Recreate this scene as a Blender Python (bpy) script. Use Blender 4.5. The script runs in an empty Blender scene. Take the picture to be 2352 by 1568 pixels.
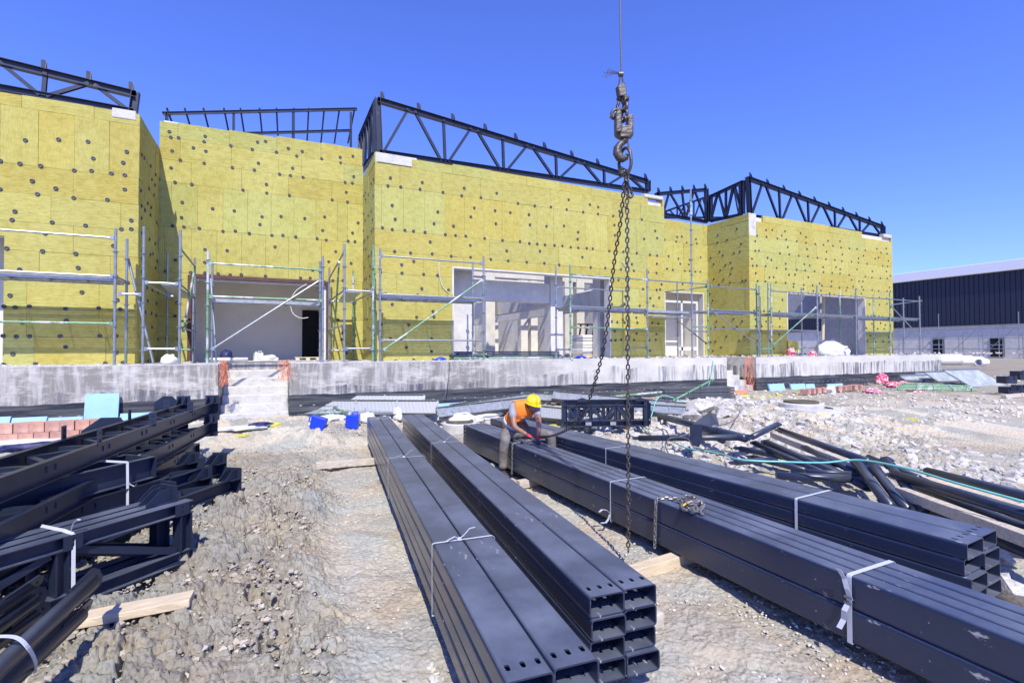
import bpy, bmesh, math, random
import numpy as np
from mathutils import Vector, Matrix
R = math.radians
rnd = random.Random(7)
sc = bpy.context.scene
col = sc.collection

# ---------------------------------------------------------------- camera, world, sun, exposure
EYE = 1.9
FPX = 1140.0          # focal length in units where the picture is 2352 wide, 1568 high
YAW, PITCH, ROLL = R(25.2), R(1.03), R(0.2)
cam = bpy.data.cameras.new('camera'); camo = bpy.data.objects.new('camera', cam); col.objects.link(camo)
cam.sensor_width = 36; cam.lens = 36*FPX/2352; cam.clip_start = .05; cam.clip_end = 2000
CM = Matrix.Rotation(-YAW, 4, 'Z') @ Matrix.Rotation(R(90)+PITCH, 4, 'X') @ Matrix.Rotation(-ROLL, 4, 'Z')
camo.matrix_world = Matrix.Translation((0, 0, EYE)) @ CM
sc.camera = camo
sc.render.resolution_x = 1024; sc.render.resolution_y = 682

SUN_EL, SUN_AZ = R(50), R(13)      # light travels towards +Y, a little to +X
w = bpy.data.worlds.new('World'); sc.world = w; w.use_nodes = True
nt = w.node_tree; bg = nt.nodes['Background']
sky = nt.nodes.new('ShaderNodeTexSky'); sky.sky_type = 'NISHITA'; sky.sun_disc = False
sky.sun_elevation = SUN_EL; sky.sun_rotation = R(180)+SUN_AZ
sky.air_density = 1.0; sky.dust_density = .3; sky.ozone_density = 4.0
mx = nt.nodes.new('ShaderNodeMix'); mx.data_type = 'RGBA'; mx.blend_type = 'MULTIPLY'; mx.inputs[0].default_value = 1
mx.inputs[7].default_value = (.715, .82, 1.68, 1)
nt.links.new(sky.outputs[0], mx.inputs[6]); nt.links.new(mx.outputs[2], bg.inputs[0])
bg.inputs[1].default_value = .15
sl = bpy.data.lights.new('sun', 'SUN'); sl.energy = 5.0; sl.angle = R(.5); sl.color = (1, .95, .83)
so = bpy.data.objects.new('sun', sl); col.objects.link(so)
ldir = Vector((math.sin(SUN_AZ)*math.cos(SUN_EL), math.cos(SUN_AZ)*math.cos(SUN_EL), -math.sin(SUN_EL)))
so.rotation_euler = ldir.to_track_quat('-Z', 'Y').to_euler(); so.location = (-10, -30, 40)
sc.view_settings.view_transform = 'Standard'; sc.view_settings.look = 'None'
sc.view_settings.exposure = .25; sc.view_settings.gamma = 1

# ---------------------------------------------------------------- measuring helpers
C3 = CM.to_3x3()
def ray(px, py): return C3 @ Vector(((px-1176)/FPX, -(py-784)/FPX, -1))
def PZ(px, py, z): d = ray(px, py); t = (z-EYE)/d.z; return Vector((d.x*t, d.y*t, z))
def PY(px, py, y): d = ray(px, py); t = y/d.y; return Vector((d.x*t, y, EYE+d.z*t))
def PX(px, py, x): d = ray(px, py); t = x/d.x; return Vector((x, d.y*t, EYE+d.z*t))
FW = Vector((math.sin(YAW), math.cos(YAW), 0))
def PD(px, py, dep): d = ray(px, py); t = dep/(d.x*FW.x+d.y*FW.y); return Vector((d.x*t, d.y*t, EYE+d.z*t))
CI = C3.inverted()
def proj(p):
    q = CI @ (Vector(p)-Vector((0, 0, EYE)))
    return (1176+FPX*q.x/-q.z, 784-FPX*q.y/-q.z) if q.z < 0 else (-9999, -9999)

# ---------------------------------------------------------------- noise for the ground (numpy)
def hsh(ix, iy, s):
    n = (ix.astype(np.int64)*374761393 + iy.astype(np.int64)*668265263 + s*1442695041) & 0xffffffff
    n = ((n ^ (n >> 13))*1274126177) & 0xffffffff
    n = (n ^ (n >> 16)) & 0xffffffff
    return n/4294967295.0
def vnoise(x, y, s=0):
    ix = np.floor(x); iy = np.floor(y); fx = x-ix; fy = y-iy
    fx = fx*fx*(3-2*fx); fy = fy*fy*(3-2*fy)
    a = hsh(ix, iy, s); b = hsh(ix+1, iy, s); c = hsh(ix, iy+1, s); d = hsh(ix+1, iy+1, s)
    return (a+(b-a)*fx)*(1-fy)+(c+(d-c)*fx)*fy
def fbm(x, y, o=4, s=0):
    r = 0; a = .5; t = 0
    for i in range(o): r = r+a*vnoise(x*2**i, y*2**i, s+i*17); t += a; a *= .5
    return r/t
def worley(x, y, s=0):
    ix = np.floor(x); iy = np.floor(y); f1 = np.full(x.shape, 9.); f2 = np.full(x.shape, 9.); idh = np.zeros(x.shape)
    for dx in (-1, 0, 1):
        for dy in (-1, 0, 1):
            cx = ix+dx; cy = iy+dy; h = hsh(cx, cy, s+5)
            d = np.hypot(cx+.1+.8*hsh(cx, cy, s)-x, cy+.1+.8*hsh(cx, cy, s+1)-y)
            m = d < f1
            f2 = np.where(m, f1, np.minimum(f2, d)); idh = np.where(m, h, idh); f1 = np.where(m, d, f1)
    return f1, f2, idh
def sm(a, b, x): t = np.clip((x-a)/(b-a), 0, 1); return t*t*(3-2*t)
def clodmask(x, y):
    d = x*FW.x+y*FW.y
    xb = 0.03+.075*y+.35*(vnoise(y*.9, x*.3, 91)-.5)       # right border of the clod heap
    m = 1-sm(xb-.25, xb+.2, x)
    return m*(1-sm(7.8, 9.3, d+.6*(vnoise(x*.8, y*.8, 92)-.5)))*sm(-3.3, -2.6, x+.2*y*0)
def gbase(x, y):
    x = np.asarray(x, float); y = np.asarray(y, float)
    d = x*FW.x+y*FW.y
    z = .42*np.maximum(sm(9.4, 12.6, d), sm(10.2, 11.7, y))+.3*sm(13, 40, d)
    z = z+.13*clodmask(x, y)*(.4+1.0*vnoise(x*1.1, y*1.1, 3))
    z = z+.20*(1-sm(.0, 1.0, np.hypot((x-.75)/1.3, (y-10.7)/.8)))*(.6+.8*vnoise(x*3, y*3, 8))
    pit = sm(-60, -8, -np.hypot(x-0, y-0))                 # never sink near the camera
    return z
def gz(x, y): return float(gbase(x, y))
def sgn(v): return 1 if v >= 0 else -1

# ---------------------------------------------------------------- mesh builder
ORG = {}
def org(o): return ORG.get(o.name, Vector((0, 0, 0))) if o else Vector((0, 0, 0))
class MB:
    def __init__(s): s.v = []; s.f = []; s.c = []; s.m = []; s.cc = None; s.mi = 0
    def add(s, vs, fs, c=None):
        n = len(s.v); s.v += [tuple(p) for p in vs]
        for f in fs: s.f.append([i+n for i in f]); s.m.append(s.mi)
        s.c += [c or (1, 1, 1, 1)]*len(vs); return s
    def obb(s, c, ax, ay, az, col=None):      # centre and three half-axis vectors
        c = Vector(c); vs = [c+sx*ax+sy*ay+sz*az for sz in (-1, 1) for sy in (-1, 1) for sx in (-1, 1)]
        fl = [(0, 2, 3, 1), (4, 5, 7, 6), (0, 1, 5, 4), (2, 6, 7, 3), (0, 4, 6, 2), (1, 3, 7, 5)]
        if ax.cross(ay).dot(az) < 0: fl = [f[::-1] for f in fl]
        return s.add(vs, fl, col)
    def box(s, a, b, col=None):
        a = Vector(a); b = Vector(b); c = (a+b)/2; h = (b-a)/2
        return s.obb(c, Vector((abs(h.x), 0, 0)), Vector((0, abs(h.y), 0)), Vector((0, 0, abs(h.z))), col)
    def bar(s, p, q, wd, ht, up=(0, 0, 1), col=None):
        p = Vector(p); q = Vector(q); d = (q-p); L = d.length
        if L < 1e-6: return s
        d /= L; up = Vector(up); sd = d.cross(up)
        if sd.length < 1e-4: sd = d.cross(Vector((1, 0, 0)))
        sd.normalize(); u = sd.cross(d)
        return s.obb((p+q)/2, d*(L/2), sd*(wd/2), u*(ht/2), col)
    def ibar(s, p, q, wd, ht, up=(0, 0, 1), t=.012, kind='I'):
        p = Vector(p); q = Vector(q); d = (q-p).normalized(); up = Vector(up); sd = d.cross(up)
        if sd.length < 1e-4: sd = d.cross(Vector((1, 0, 0)))
        sd.normalize(); u = sd.cross(d)
        o1 = u*(ht/2-t/2)
        s.bar(p+o1, q+o1, wd, t, up); s.bar(p-o1, q-o1, wd, t, up)
        w0 = 0 if kind == 'I' else -(wd/2-t/2)
        s.bar(p+sd*w0, q+sd*w0, t, ht-2*t, up)
        return s
    def tube(s, p, q, r, n=10, r2=None, cap=True, col=None):
        return s.path([p, q], [r, r if r2 is None else r2], n, cap, col)
    def path(s, pts, r, n=8, cap=True, col=None, closed=False):
        pts = [Vector(p) for p in pts]; k = len(pts)
        rr = r if isinstance(r, (list, tuple)) else [r]*k
        vs = []; u = None
        for i in range(k):
            if closed: d = pts[(i+1) % k]-pts[i-1]
            else: d = pts[min(i+1, k-1)]-pts[max(i-1, 0)]
            if d.length < 1e-9: d = Vector((0, 0, 1))
            d.normalize()
            if u is None:
                u = d.cross(Vector((0, 0, 1)))
                if u.length < .05: u = d.cross(Vector((1, 0, 0)))
            u = u-d*u.dot(d); u.normalize(); b = d.cross(u)
            for j in range(n):
                a = 2*math.pi*j/n; vs.append(pts[i]+(u*math.cos(a)+b*math.sin(a))*rr[i])
        fs = []
        for i in range(k if closed else k-1):
            i2 = (i+1) % k
            for j in range(n): fs.append((i*n+j, i*n+(j+1) % n, i2*n+(j+1) % n, i2*n+j))
        if cap and not closed: fs += [tuple(range(n))[::-1], tuple((k-1)*n+j for j in range(n))]
        return s.add(vs, fs, col)
    def lathe(s, c, prof, n=24, axis=(0, 0, 1), col=None):   # prof: list of (radius, height)
        ax = Vector(axis).normalized(); u = ax.orthogonal().normalized(); b = ax.cross(u); c = Vector(c); vs = []
        for r, h in prof:
            for j in range(n): a = 2*math.pi*j/n; vs.append(c+ax*h+(u*math.cos(a)+b*math.sin(a))*r)
        fs = [(i*n+j, i*n+(j+1) % n, (i+1)*n+(j+1) % n, (i+1)*n+j) for i in range(len(prof)-1) for j in range(n)]
        return s.add(vs, fs, col)
    def plate(s, pts, nrm, t, col=None):        # polygon extruded to a real thickness
        pts = [Vector(p) for p in pts]; nv = Vector(nrm).normalized()*t; k = len(pts)
        vs = [p-nv/2 for p in pts]+[p+nv/2 for p in pts]
        return s.add(vs, [tuple(range(k))[::-1], tuple(range(k, 2*k))]+[(i, (i+1) % k, (i+1) % k+k, i+k) for i in range(k)], col)
    def blob(s, c, r, seed=0, n=1, jit=.25, sq=(1, 1, 1), col=None):
        vs, fs = ICO[n]; rr = random.Random(seed); vs2 = []
        k1 = [Vector((rr.uniform(-1, 1), rr.uniform(-1, 1), rr.uniform(-1, 1))) for _ in range(5)]
        for v in vs:
            f = 1+jit*sum(math.sin(3*v.dot(k)+i) for i, k in enumerate(k1))/3+rr.uniform(-jit, jit)*.4
            vs2.append(Vector(c)+Vector((v.x*sq[0], v.y*sq[1], v.z*sq[2]))*r*f)
        return s.add(vs2, fs, col)
    def build(s, name, mat, parent=None, smooth=False, bev=0, loc=None):
        me = bpy.data.meshes.new(name); o0 = org(parent) if parent else Vector(loc) if loc is not None else Vector((0, 0, 0))
        va = np.array(s.v, dtype=np.float64).reshape(-1, 3)-np.array(o0)
        me.from_pydata(va.tolist(), [], s.f)
        mats = mat if isinstance(mat, (list, tuple)) else [mat]
        for m_ in mats: me.materials.append(m_)
        if len(mats) > 1: me.polygons.foreach_set('material_index', s.m)
        if any(c != (1, 1, 1, 1) for c in s.c):
            a = me.color_attributes.new('Tint', 'FLOAT_COLOR', 'POINT'); a.data.foreach_set('color', np.array(s.c, dtype=np.float32).ravel())
        if smooth: me.polygons.foreach_set('use_smooth', [True]*len(me.polygons))
        me.update()
        o = bpy.data.objects.new(name, me); col.objects.link(o)
        if parent: o.parent = parent
        else: o.location = o0
        ORG[o.name] = o0
        if bev:
            b = o.modifiers.new('bevel', 'BEVEL'); b.width = bev; b.segments = 2; b.limit_method = 'ANGLE'; b.angle_limit = R(40)
        return o
def ico(n):
    bm = bmesh.new(); bmesh.ops.create_icosphere(bm, subdivisions=n, radius=1)
    r = ([v.co.copy() for v in bm.verts], [tuple(v.index for v in f.verts) for f in bm.faces]); bm.free(); return r
ICO = {1: ico(1), 2: ico(2), 3: ico(3)}
def tag(o, label=None, cat=None, group=None, kind=None):
    if label: o['label'] = label
    if cat: o['category'] = cat
    if group: o['group'] = group
    if kind: o['kind'] = kind
    return o
def thing(name, loc, label, cat, group=None):
    o = bpy.data.objects.new(name, None); col.objects.link(o); o.location = Vector(loc); o.empty_display_size = .2
    ORG[o.name] = Vector(loc); return tag(o, label, cat, group)

# ---------------------------------------------------------------- materials
def mat(name, base=(.5, .5, .5), rough=.7, metal=0, var=.15, scale=6, bump=.0, bscale=40, spots=None, spec=.5, tint=False, dirt=None, stretch=None, lit_top=None):
    m = bpy.data.materials.new(name); m.use_nodes = True; N = m.node_tree.nodes; L = m.node_tree.links
    b = N['Principled BSDF']; b.inputs['Roughness'].default_value = rough; b.inputs['Metallic'].default_value = metal
    b.inputs['Specular IOR Level'].default_value = spec
    tc = N.new('ShaderNodeTexCoord'); mp = N.new('ShaderNodeMapping'); L.new(tc.outputs['Object'], mp.inputs[0])
    if stretch: mp.inputs['Scale'].default_value = stretch
    n = N.new('ShaderNodeTexNoise'); n.inputs['Scale'].default_value = scale; n.inputs['Detail'].default_value = 6; n.inputs['Roughness'].default_value = .65
    L.new(mp.outputs[0], n.inputs[0])
    r = N.new('ShaderNodeValToRGB'); L.new(n.outputs[0], r.inputs[0])
    r.color_ramp.elements[0].position = .3; r.color_ramp.elements[1].position = .7
    r.color_ramp.elements[0].color = (*[max(0, c*(1-var)) for c in base], 1); r.color_ramp.elements[1].color = (*[min(1, c*(1+var)) for c in base], 1)
    out = r.outputs[0]
    def mix(kind, fac, a, bb):
        k = N.new('ShaderNodeMix'); k.data_type = 'RGBA'; k.blend_type = kind
        if isinstance(fac, (int, float)): k.inputs[0].default_value = fac
        else: L.new(fac, k.inputs[0])
        for i, x in ((6, a), (7, bb)):
            if isinstance(x, tuple): k.inputs[i].default_value = (*x, 1)
            else: L.new(x, k.inputs[i])
        return k.outputs[2]
    if tint:
        at = N.new('ShaderNodeAttribute'); at.attribute_name = 'Tint'; out = mix('MULTIPLY', 1, out, at.outputs[0])
    for sp in (spots or []):
        c, sc_, lo, hi = sp[:4]
        n2 = N.new('ShaderNodeTexNoise'); n2.inputs['Scale'].default_value = sc_; n2.inputs['Detail'].default_value = 5; n2.inputs['Roughness'].default_value = .7
        mp2 = N.new('ShaderNodeMapping'); L.new(tc.outputs['Object'], mp2.inputs[0]); mp2.inputs['Location'].default_value = (rnd.uniform(0, 9),)*3
        if len(sp) > 4: mp2.inputs['Scale'].default_value = sp[4]
        L.new(mp2.outputs[0], n2.inputs[0])
        r2 = N.new('ShaderNodeValToRGB'); L.new(n2.outputs[0], r2.inputs[0]); r2.color_ramp.elements[0].position = lo; r2.color_ramp.elements[1].position = hi
        out = mix('MIX', r2.outputs[0], out, c)
    if lit_top:        # upward faces painted lighter as if sunlit, in dusty patches
        c, amt, lo, hi = lit_top; g = N.new('ShaderNodeNewGeometry'); sp_ = N.new('ShaderNodeSeparateXYZ'); L.new(g.outputs['Normal'], sp_.inputs[0])
        mr = N.new('ShaderNodeMapRange'); mr.inputs[1].default_value = .6; mr.inputs[2].default_value = .97; L.new(sp_.outputs[2], mr.inputs[0])
        n4 = N.new('ShaderNodeTexNoise'); n4.inputs['Scale'].default_value = 1.7; n4.inputs['Detail'].default_value = 7; n4.inputs['Roughness'].default_value = .65; L.new(g.outputs['Position'], n4.inputs[0])
        r4 = N.new('ShaderNodeValToRGB'); L.new(n4.outputs[0], r4.inputs[0]); r4.color_ramp.elements[0].position = lo; r4.color_ramp.elements[1].position = hi; r4.color_ramp.elements[0].color = (.35, .35, .35, 1)
        mm = N.new('ShaderNodeMath'); mm.operation = 'MULTIPLY'; L.new(mr.outputs[0], mm.inputs[0]); L.new(r4.outputs[0], mm.inputs[1])
        m5 = N.new('ShaderNodeMath'); m5.operation = 'MULTIPLY'; L.new(mm.outputs[0], m5.inputs[0]); m5.inputs[1].default_value = amt
        out = mix('MIX', m5.outputs[0], out, c)
        ra = N.new('ShaderNodeMath'); ra.operation = 'MULTIPLY_ADD'; L.new(m5.outputs[0], ra.inputs[0]); ra.inputs[1].default_value = .35; ra.inputs[2].default_value = rough; L.new(ra.outputs[0], b.inputs['Roughness'])
    L.new(out, b.inputs['Base Color'])
    if bump:
        n3 = N.new('ShaderNodeTexNoise'); n3.inputs['Scale'].default_value = bscale; n3.inputs['Detail'].default_value = 8; L.new(mp.outputs[0], n3.inputs[0])
        bn = N.new('ShaderNodeBump'); bn.inputs['Strength'].default_value = bump; bn.inputs['Distance'].default_value = .02
        L.new(n3.outputs[0], bn.inputs['Height']); L.new(bn.outputs[0], b.inputs['Normal'])
    return m
M = {}
M['navy'] = mat('navy_steel', (.018, .026, .052), .34, 0, .18, 3, .03, 60, lit_top=((.13, .15, .19), .8, .42, .68), spots=[((.16, .17, .18), 9, .70, .76), ((.05, .055, .06), 2.2, .5, .75)])  # upward faces tinted paler, sunlit tops put into the colour
M['navy2'] = mat('navy_steel_dull', (.016, .023, .046), .40, 0, .2, 4, .05, 80, [((.22, .22, .22), 14, .72, .78)])
M['tube'] = mat('tube_paint', (.021, .030, .062), .27, 0, .16, 1.6, .02, 50, lit_top=((.145, .165, .215), .85, .40, .66), spots=[((.40, .40, .40), 11, .655, .70, (1, .35, 1)), ((.16, .13, .10), 7, .66, .74), ((.33, .34, .36), 30, .68, .74)])  # sunlit, sky-blue sheen of the tops put into the colour
M['rust'] = mat('rusty_inside', (.10, .085, .06), .8, 0, .4, 8, .2, 60, [((.2, .12, .05), 12, .6, .7)])
M['rooftruss'] = mat('roof_truss_paint', (.012, .019, .042), .45, 0, .25, 5, .05, 50, [((.16, .13, .10), 6, .64, .74)])
M['galv'] = mat('galvanised_steel', (.33, .355, .37), .42, .75, .2, 14, .05, 80, [((.20, .32, .22), 1.1, .55, .62), ((.75, .75, .73), 9, .63, .68)])
M['galvg'] = mat('green_scaffold_paint', (.15, .29, .17), .5, .1, .25, 12, .05, 80, [((.50, .53, .54), 1.6, .5, .58), ((.7, .7, .68), 12, .64, .68)])
M['deckedge'] = mat('dark_deck_edge', (.12, .125, .13), .5, .5, .25, 10, .05, 60)
M['deckside'] = mat('deck_metal', (.40, .42, .43), .45, .6, .25, 10, .05, 60, [((.12, .13, .13), 8, .6, .68)])
M['conc'] = mat('fresh_concrete', (.60, .575, .52), .85, 0, .12, 2.5, .12, 30, [((.46, .45, .43), 1.2, .5, .75)])
M['concd'] = mat('stained_concrete', (.40, .385, .36), .9, 0, .2, 3, .2, 25)
M['steps'] = mat('dusty_white_concrete', (.52, .505, .475), .92, 0, .15, 4, .5, 16, [((.33, .31, .28), 5, .58, .70)])
M['white'] = mat('white_plastic', (.62, .61, .59), .5, 0, .08, 6, .3, 8)
M['plaster'] = mat('grey_plaster', (.80, .76, .68), .9, 0, .06, 1.3, .05, 30, [((.45, .44, .42), 1.1, .66, .76)])
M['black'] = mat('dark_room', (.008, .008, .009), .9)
M['foam'] = mat('blue_foam', (.30, .51, .76), .8, 0, .1, 4, .1, 30, [((.45, .68, .8), 9, .66, .7)])
M['brick'] = mat('clay_block', (.46, .25, .19), .9, 0, .25, 5, .3, 30, [((.55, .42, .35), 3, .55, .7)], tint=True)
M['bluep'] = mat('blue_plastic', (.012, .05, .62), .35, 0, .15, 5, .05)
M['wood'] = mat('pale_timber', (.60, .49, .34), .8, 0, .2, 3, .3, 20, [((.30, .22, .14), 5, .62, .7, (1, 8, 8))], stretch=(1.5, 12, 12))
M['woodg'] = mat('grey_timber', (.52, .46, .38), .85, 0, .25, 3, .35, 20, [((.25, .2, .15), 5, .62, .7)], stretch=(3, 12, 12))
M['strap'] = mat('white_strap', (.52, .54, .58), .45, 0, .05, 9)
M['chain'] = mat('worn_chain_steel', (.085, .07, .058), .42, .5, .5, 30, .1, 90)
M['chain2'] = mat('bright_chain_steel', (.22, .21, .20), .4, .5, .4, 30, .1, 90)
M['hook'] = mat('cast_hook_steel', (.095, .082, .07), .45, .5, .35, 14, .35, 40, [((.22, .21, .20), 9, .6, .7)])
M['rope'] = mat('wire_rope', (.10, .09, .08), .5, .4, .3, 80)
M['hose'] = mat('green_hose', (.20, .58, .50), .45, 0, .15, 8)
M['cable'] = mat('grey_cable', (.10, .10, .11), .6, 0, .3, 8)
M['orange'] = mat('orange_mesh', (.72, .22, .09), .6, 0, .3, 20)
M['pink'] = mat('red_white_cloth', (.75, .72, .72), .8, 0, .05, 6, .3, 8, [((.62, .05, .13), 11, .42, .50)])
M['yell'] = mat('yellow_board', (.55, .50, .10), .9, 0, .25, 10, .4, 30)
M['glass'] = mat('bottle_plastic', (.65, .68, .72), .2, 0, .05)
M['dwl'] = mat('fixing_disc', (.055, .06, .085), .55, 0, .25, 9)
M['cladding'] = mat('navy_cladding', (.012, .017, .036), .5, 0, .1, 2)
M['roofw'] = mat('white_roof', (.78, .78, .78), .5, 0, .05)
M['skin'] = mat('skin', (.30, .15, .10), .5, 0, .15, 12)
M['vest'] = mat('orange_vest', (1.0, .235, .02), .75, 0, .10, 6, .3, 14)
M['reflect'] = mat('vest_tape', (.55, .58, .66), .3, 0, .1, 20)
M['shirt'] = mat('grey_shirt', (.27, .28, .31), .85, 0, .12, 9, .3, 14)
M['trouser'] = mat('grey_trousers', (.17, .155, .14), .9, 0, .35, 9, 1.0, 16)
M['glove'] = mat('red_glove', (.60, .03, .05), .7, 0, .2, 12)
M['gloved'] = mat('dark_glove_palm', (.035, .04, .045), .6, 0, .2, 12)
M['helmet'] = mat('yellow_helmet', (.86, .62, .02), .25, 0, .06, 6)
M['shoe'] = mat('dark_shoe', (.05, .045, .04), .7)
M['hair'] = mat('dark_hair', (.02, .016, .013), .8)
M['tarp'] = mat('navy_tarp', (.02, .025, .10), .5, 0, .2, 6, .4, 9)
# special materials -------------------------------------------------
def wool_mat():
    m = bpy.data.materials.new('mineral_wool'); m.use_nodes = True; N = m.node_tree.nodes; L = m.node_tree.links; b = N['Principled BSDF']
    b.inputs['Roughness'].default_value = .95; b.inputs['Specular IOR Level'].default_value = .15
    tc = N.new('ShaderNodeTexCoord'); at = N.new('ShaderNodeAttribute'); at.attribute_name = 'Tint'
    def ns(sx, sy, sz, det=5):
        mp = N.new('ShaderNodeMapping'); mp.inputs['Scale'].default_value = (sx, sy, sz); L.new(tc.outputs['Object'], mp.inputs[0])
        n = N.new('ShaderNodeTexNoise'); n.inputs['Scale'].default_value = 1; n.inputs['Detail'].default_value = det; n.inputs['Roughness'].default_value = .7
        L.new(mp.outputs[0], n.inputs[0]); return n.outputs[0]
    hN = ns(5, 5, 42); vN = ns(42, 42, 5); big = ns(.8, .8, .8, 3); mid = ns(6, 6, 9, 6)
    mx = N.new('ShaderNodeMix'); L.new(at.outputs['Alpha'], mx.inputs[0]); L.new(hN, mx.inputs[2]); L.new(vN, mx.inputs[3])
    r = N.new('ShaderNodeValToRGB'); L.new(mx.outputs[0], r.inputs[0])
    e = r.color_ramp.elements; e[0].position = .30; e[0].color = (.43, .38, .095, 1); e[1].position = .68; e[1].color = (.51, .485, .185, 1)
    k = N.new('ShaderNodeMix'); k.data_type = 'RGBA'; k.blend_type = 'MULTIPLY'; k.inputs[0].default_value = 1; L.new(r.outputs[0], k.inputs[6]); L.new(at.outputs['Color'], k.inputs[7])
    r2 = N.new('ShaderNodeValToRGB'); L.new(mid, r2.inputs[0]); r2.color_ramp.elements[0].position = .30; r2.color_ramp.elements[0].color = (.70, .66, .60, 1); r2.color_ramp.elements[1].position = .55; r2.color_ramp.elements[1].color = (1, 1, 1, 1)
    k2 = N.new('ShaderNodeMix'); k2.data_type = 'RGBA'; k2.blend_type = 'MULTIPLY'; k2.inputs[0].default_value = .7; L.new(k.outputs[2], k2.inputs[6]); L.new(r2.outputs[0], k2.inputs[7])
    r3 = N.new('ShaderNodeValToRGB'); L.new(big, r3.inputs[0]); r3.color_ramp.elements[0].position = .35; r3.color_ramp.elements[0].color = (.92, .88, .76, 1); r3.color_ramp.elements[1].position = .62
    k3 = N.new('ShaderNodeMix'); k3.data_type = 'RGBA'; k3.blend_type = 'MULTIPLY'; k3.inputs[0].default_value = .8; L.new(k2.outputs[2], k3.inputs[6]); L.new(r3.outputs[0], k3.inputs[7])
    L.new(k3.outputs[2], b.inputs['Base Color'])
    bn = N.new('ShaderNodeBump'); bn.inputs['Strength'].default_value = .55; bn.inputs['Distance'].default_value = .03; L.new(mx.outputs[0], bn.inputs['Height']); L.new(bn.outputs[0], b.inputs['Normal'])
    return m
M['wool'] = wool_mat()

def plinth_mat():
    m = bpy.data.materials.new('bitumen_stained_concrete'); m.use_nodes = True; N = m.node_tree.nodes; L = m.node_tree.links; b = N['Principled BSDF']
    b.inputs['Roughness'].default_value = .8
    g = N.new('ShaderNodeNewGeometry'); sp = N.new('ShaderNodeSeparateXYZ'); L.new(g.outputs['Position'], sp.inputs[0])
    def noise(scale, det=5, rg=.6):
        mp = N.new('ShaderNodeMapping'); mp.inputs['Scale'].default_value = scale; L.new(g.outputs['Position'], mp.inputs[0])
        n = N.new('ShaderNodeTexNoise'); n.inputs['Scale'].default_value = 1; n.inputs['Detail'].default_value = det; n.inputs['Roughness'].default_value = rg; L.new(mp.outputs[0], n.inputs[0]); return n.outputs[0]
    def mth(op, a, bb, c=None):
        k = N.new('ShaderNodeMath'); k.operation = op
        for i, x in enumerate((a, bb, c)):
            if x is None: continue
            if isinstance(x, (int, float)): k.inputs[i].default_value = x
            else: L.new(x, k.inputs[i])
        return k.outputs[0]
    def ramp(x, p0, p1, c0, c1):
        r = N.new('ShaderNodeValToRGB'); L.new(x, r.inputs[0]); r.color_ramp.elements[0].position = p0; r.color_ramp.elements[1].position = p1
        r.color_ramp.elements[0].color = (*c0, 1); r.color_ramp.elements[1].color = (*c1, 1); return r.outputs[0]
    def mix(f, a, bb):
        k = N.new('ShaderNodeMix'); k.data_type = 'RGBA'
        if isinstance(f, (int, float)): k.inputs[0].default_value = f
        else: L.new(f, k.inputs[0])
        for i, x in ((6, a), (7, bb)):
            if isinstance(x, tuple): k.inputs[i].default_value = (*x, 1)
            else: L.new(x, k.inputs[i])
        return k.outputs[2]
    Z = sp.outputs[2]; X = sp.outputs[0]
    base = ramp(noise((1.5, 1.5, 3)), .35, .68, (.50, .475, .42), (.62, .595, .53))
    leftmask = ramp(X, 0, 1, (1, 1, 1), (0, 0, 0))
    lm = mth('SUBTRACT', 1, mth('SMOOTH_MIN', 1, mth('MAXIMUM', mth('DIVIDE', mth('SUBTRACT', X, 5.0), 4.0), 0), .1))   # 1 at left, 0 right of X=9
    smear = ramp(noise((.9, .9, 2.6), 8, .75), .37, .52, (0, 0, 0), (1, 1, 1))
    base = mix(mth('MULTIPLY', mth('MULTIPLY', smear, lm), .9), base, (.20, .185, .165))
    st = ramp(noise((7, 7, .9), 5, .7), .46, .60, (0, 0, 0), (1, 1, 1))
    base = mix(mth('MULTIPLY', mth('MULTIPLY', st, lm), .45), base, (.64, .62, .57))
    # drips: vertical streaks above the black coating, below a wandering line
    edge = mth('ADD', mth('MULTIPLY', noise((.9, .9, 0), 3), .55), mth('SUBTRACT', 1.10, mth('MULTIPLY', lm, .28)))     # wandering height
    below = mth('LESS_THAN', Z, edge)
    drip = ramp(noise((9, 9, .6), 6, .75), .46, .55, (0, 0, 0), (1, 1, 1))
    patch = ramp(noise((.7, .7, .4), 4, .6), .36, .56, (0, 0, 0), (1, 1, 1))
    base = mix(mth('MULTIPLY', mth('MULTIPLY', mth('MULTIPLY', drip, patch), below), .85), base, (.05, .06, .09))
    e2 = mth('ADD', mth('MULTIPLY', noise((1.3, 1.3, 0), 3), .10), .86)
    k = mth('LESS_THAN', Z, e2)
    tar = ramp(noise((.8, .8, 14), 6, .7), .42, .66, (.014, .018, .032), (.11, .11, .105))
    base = mix(k, base, tar)
    L.new(base, b.inputs['Base Color'])
    bn = N.new('ShaderNodeBump'); bn.inputs['Strength'].default_value = .3; bn.inputs['Distance'].default_value = .02; L.new(noise((20, 20, 20)), bn.inputs['Height']); L.new(bn.outputs[0], b.inputs['Normal'])
    return m
M['plinth'] = plinth_mat()

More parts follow.
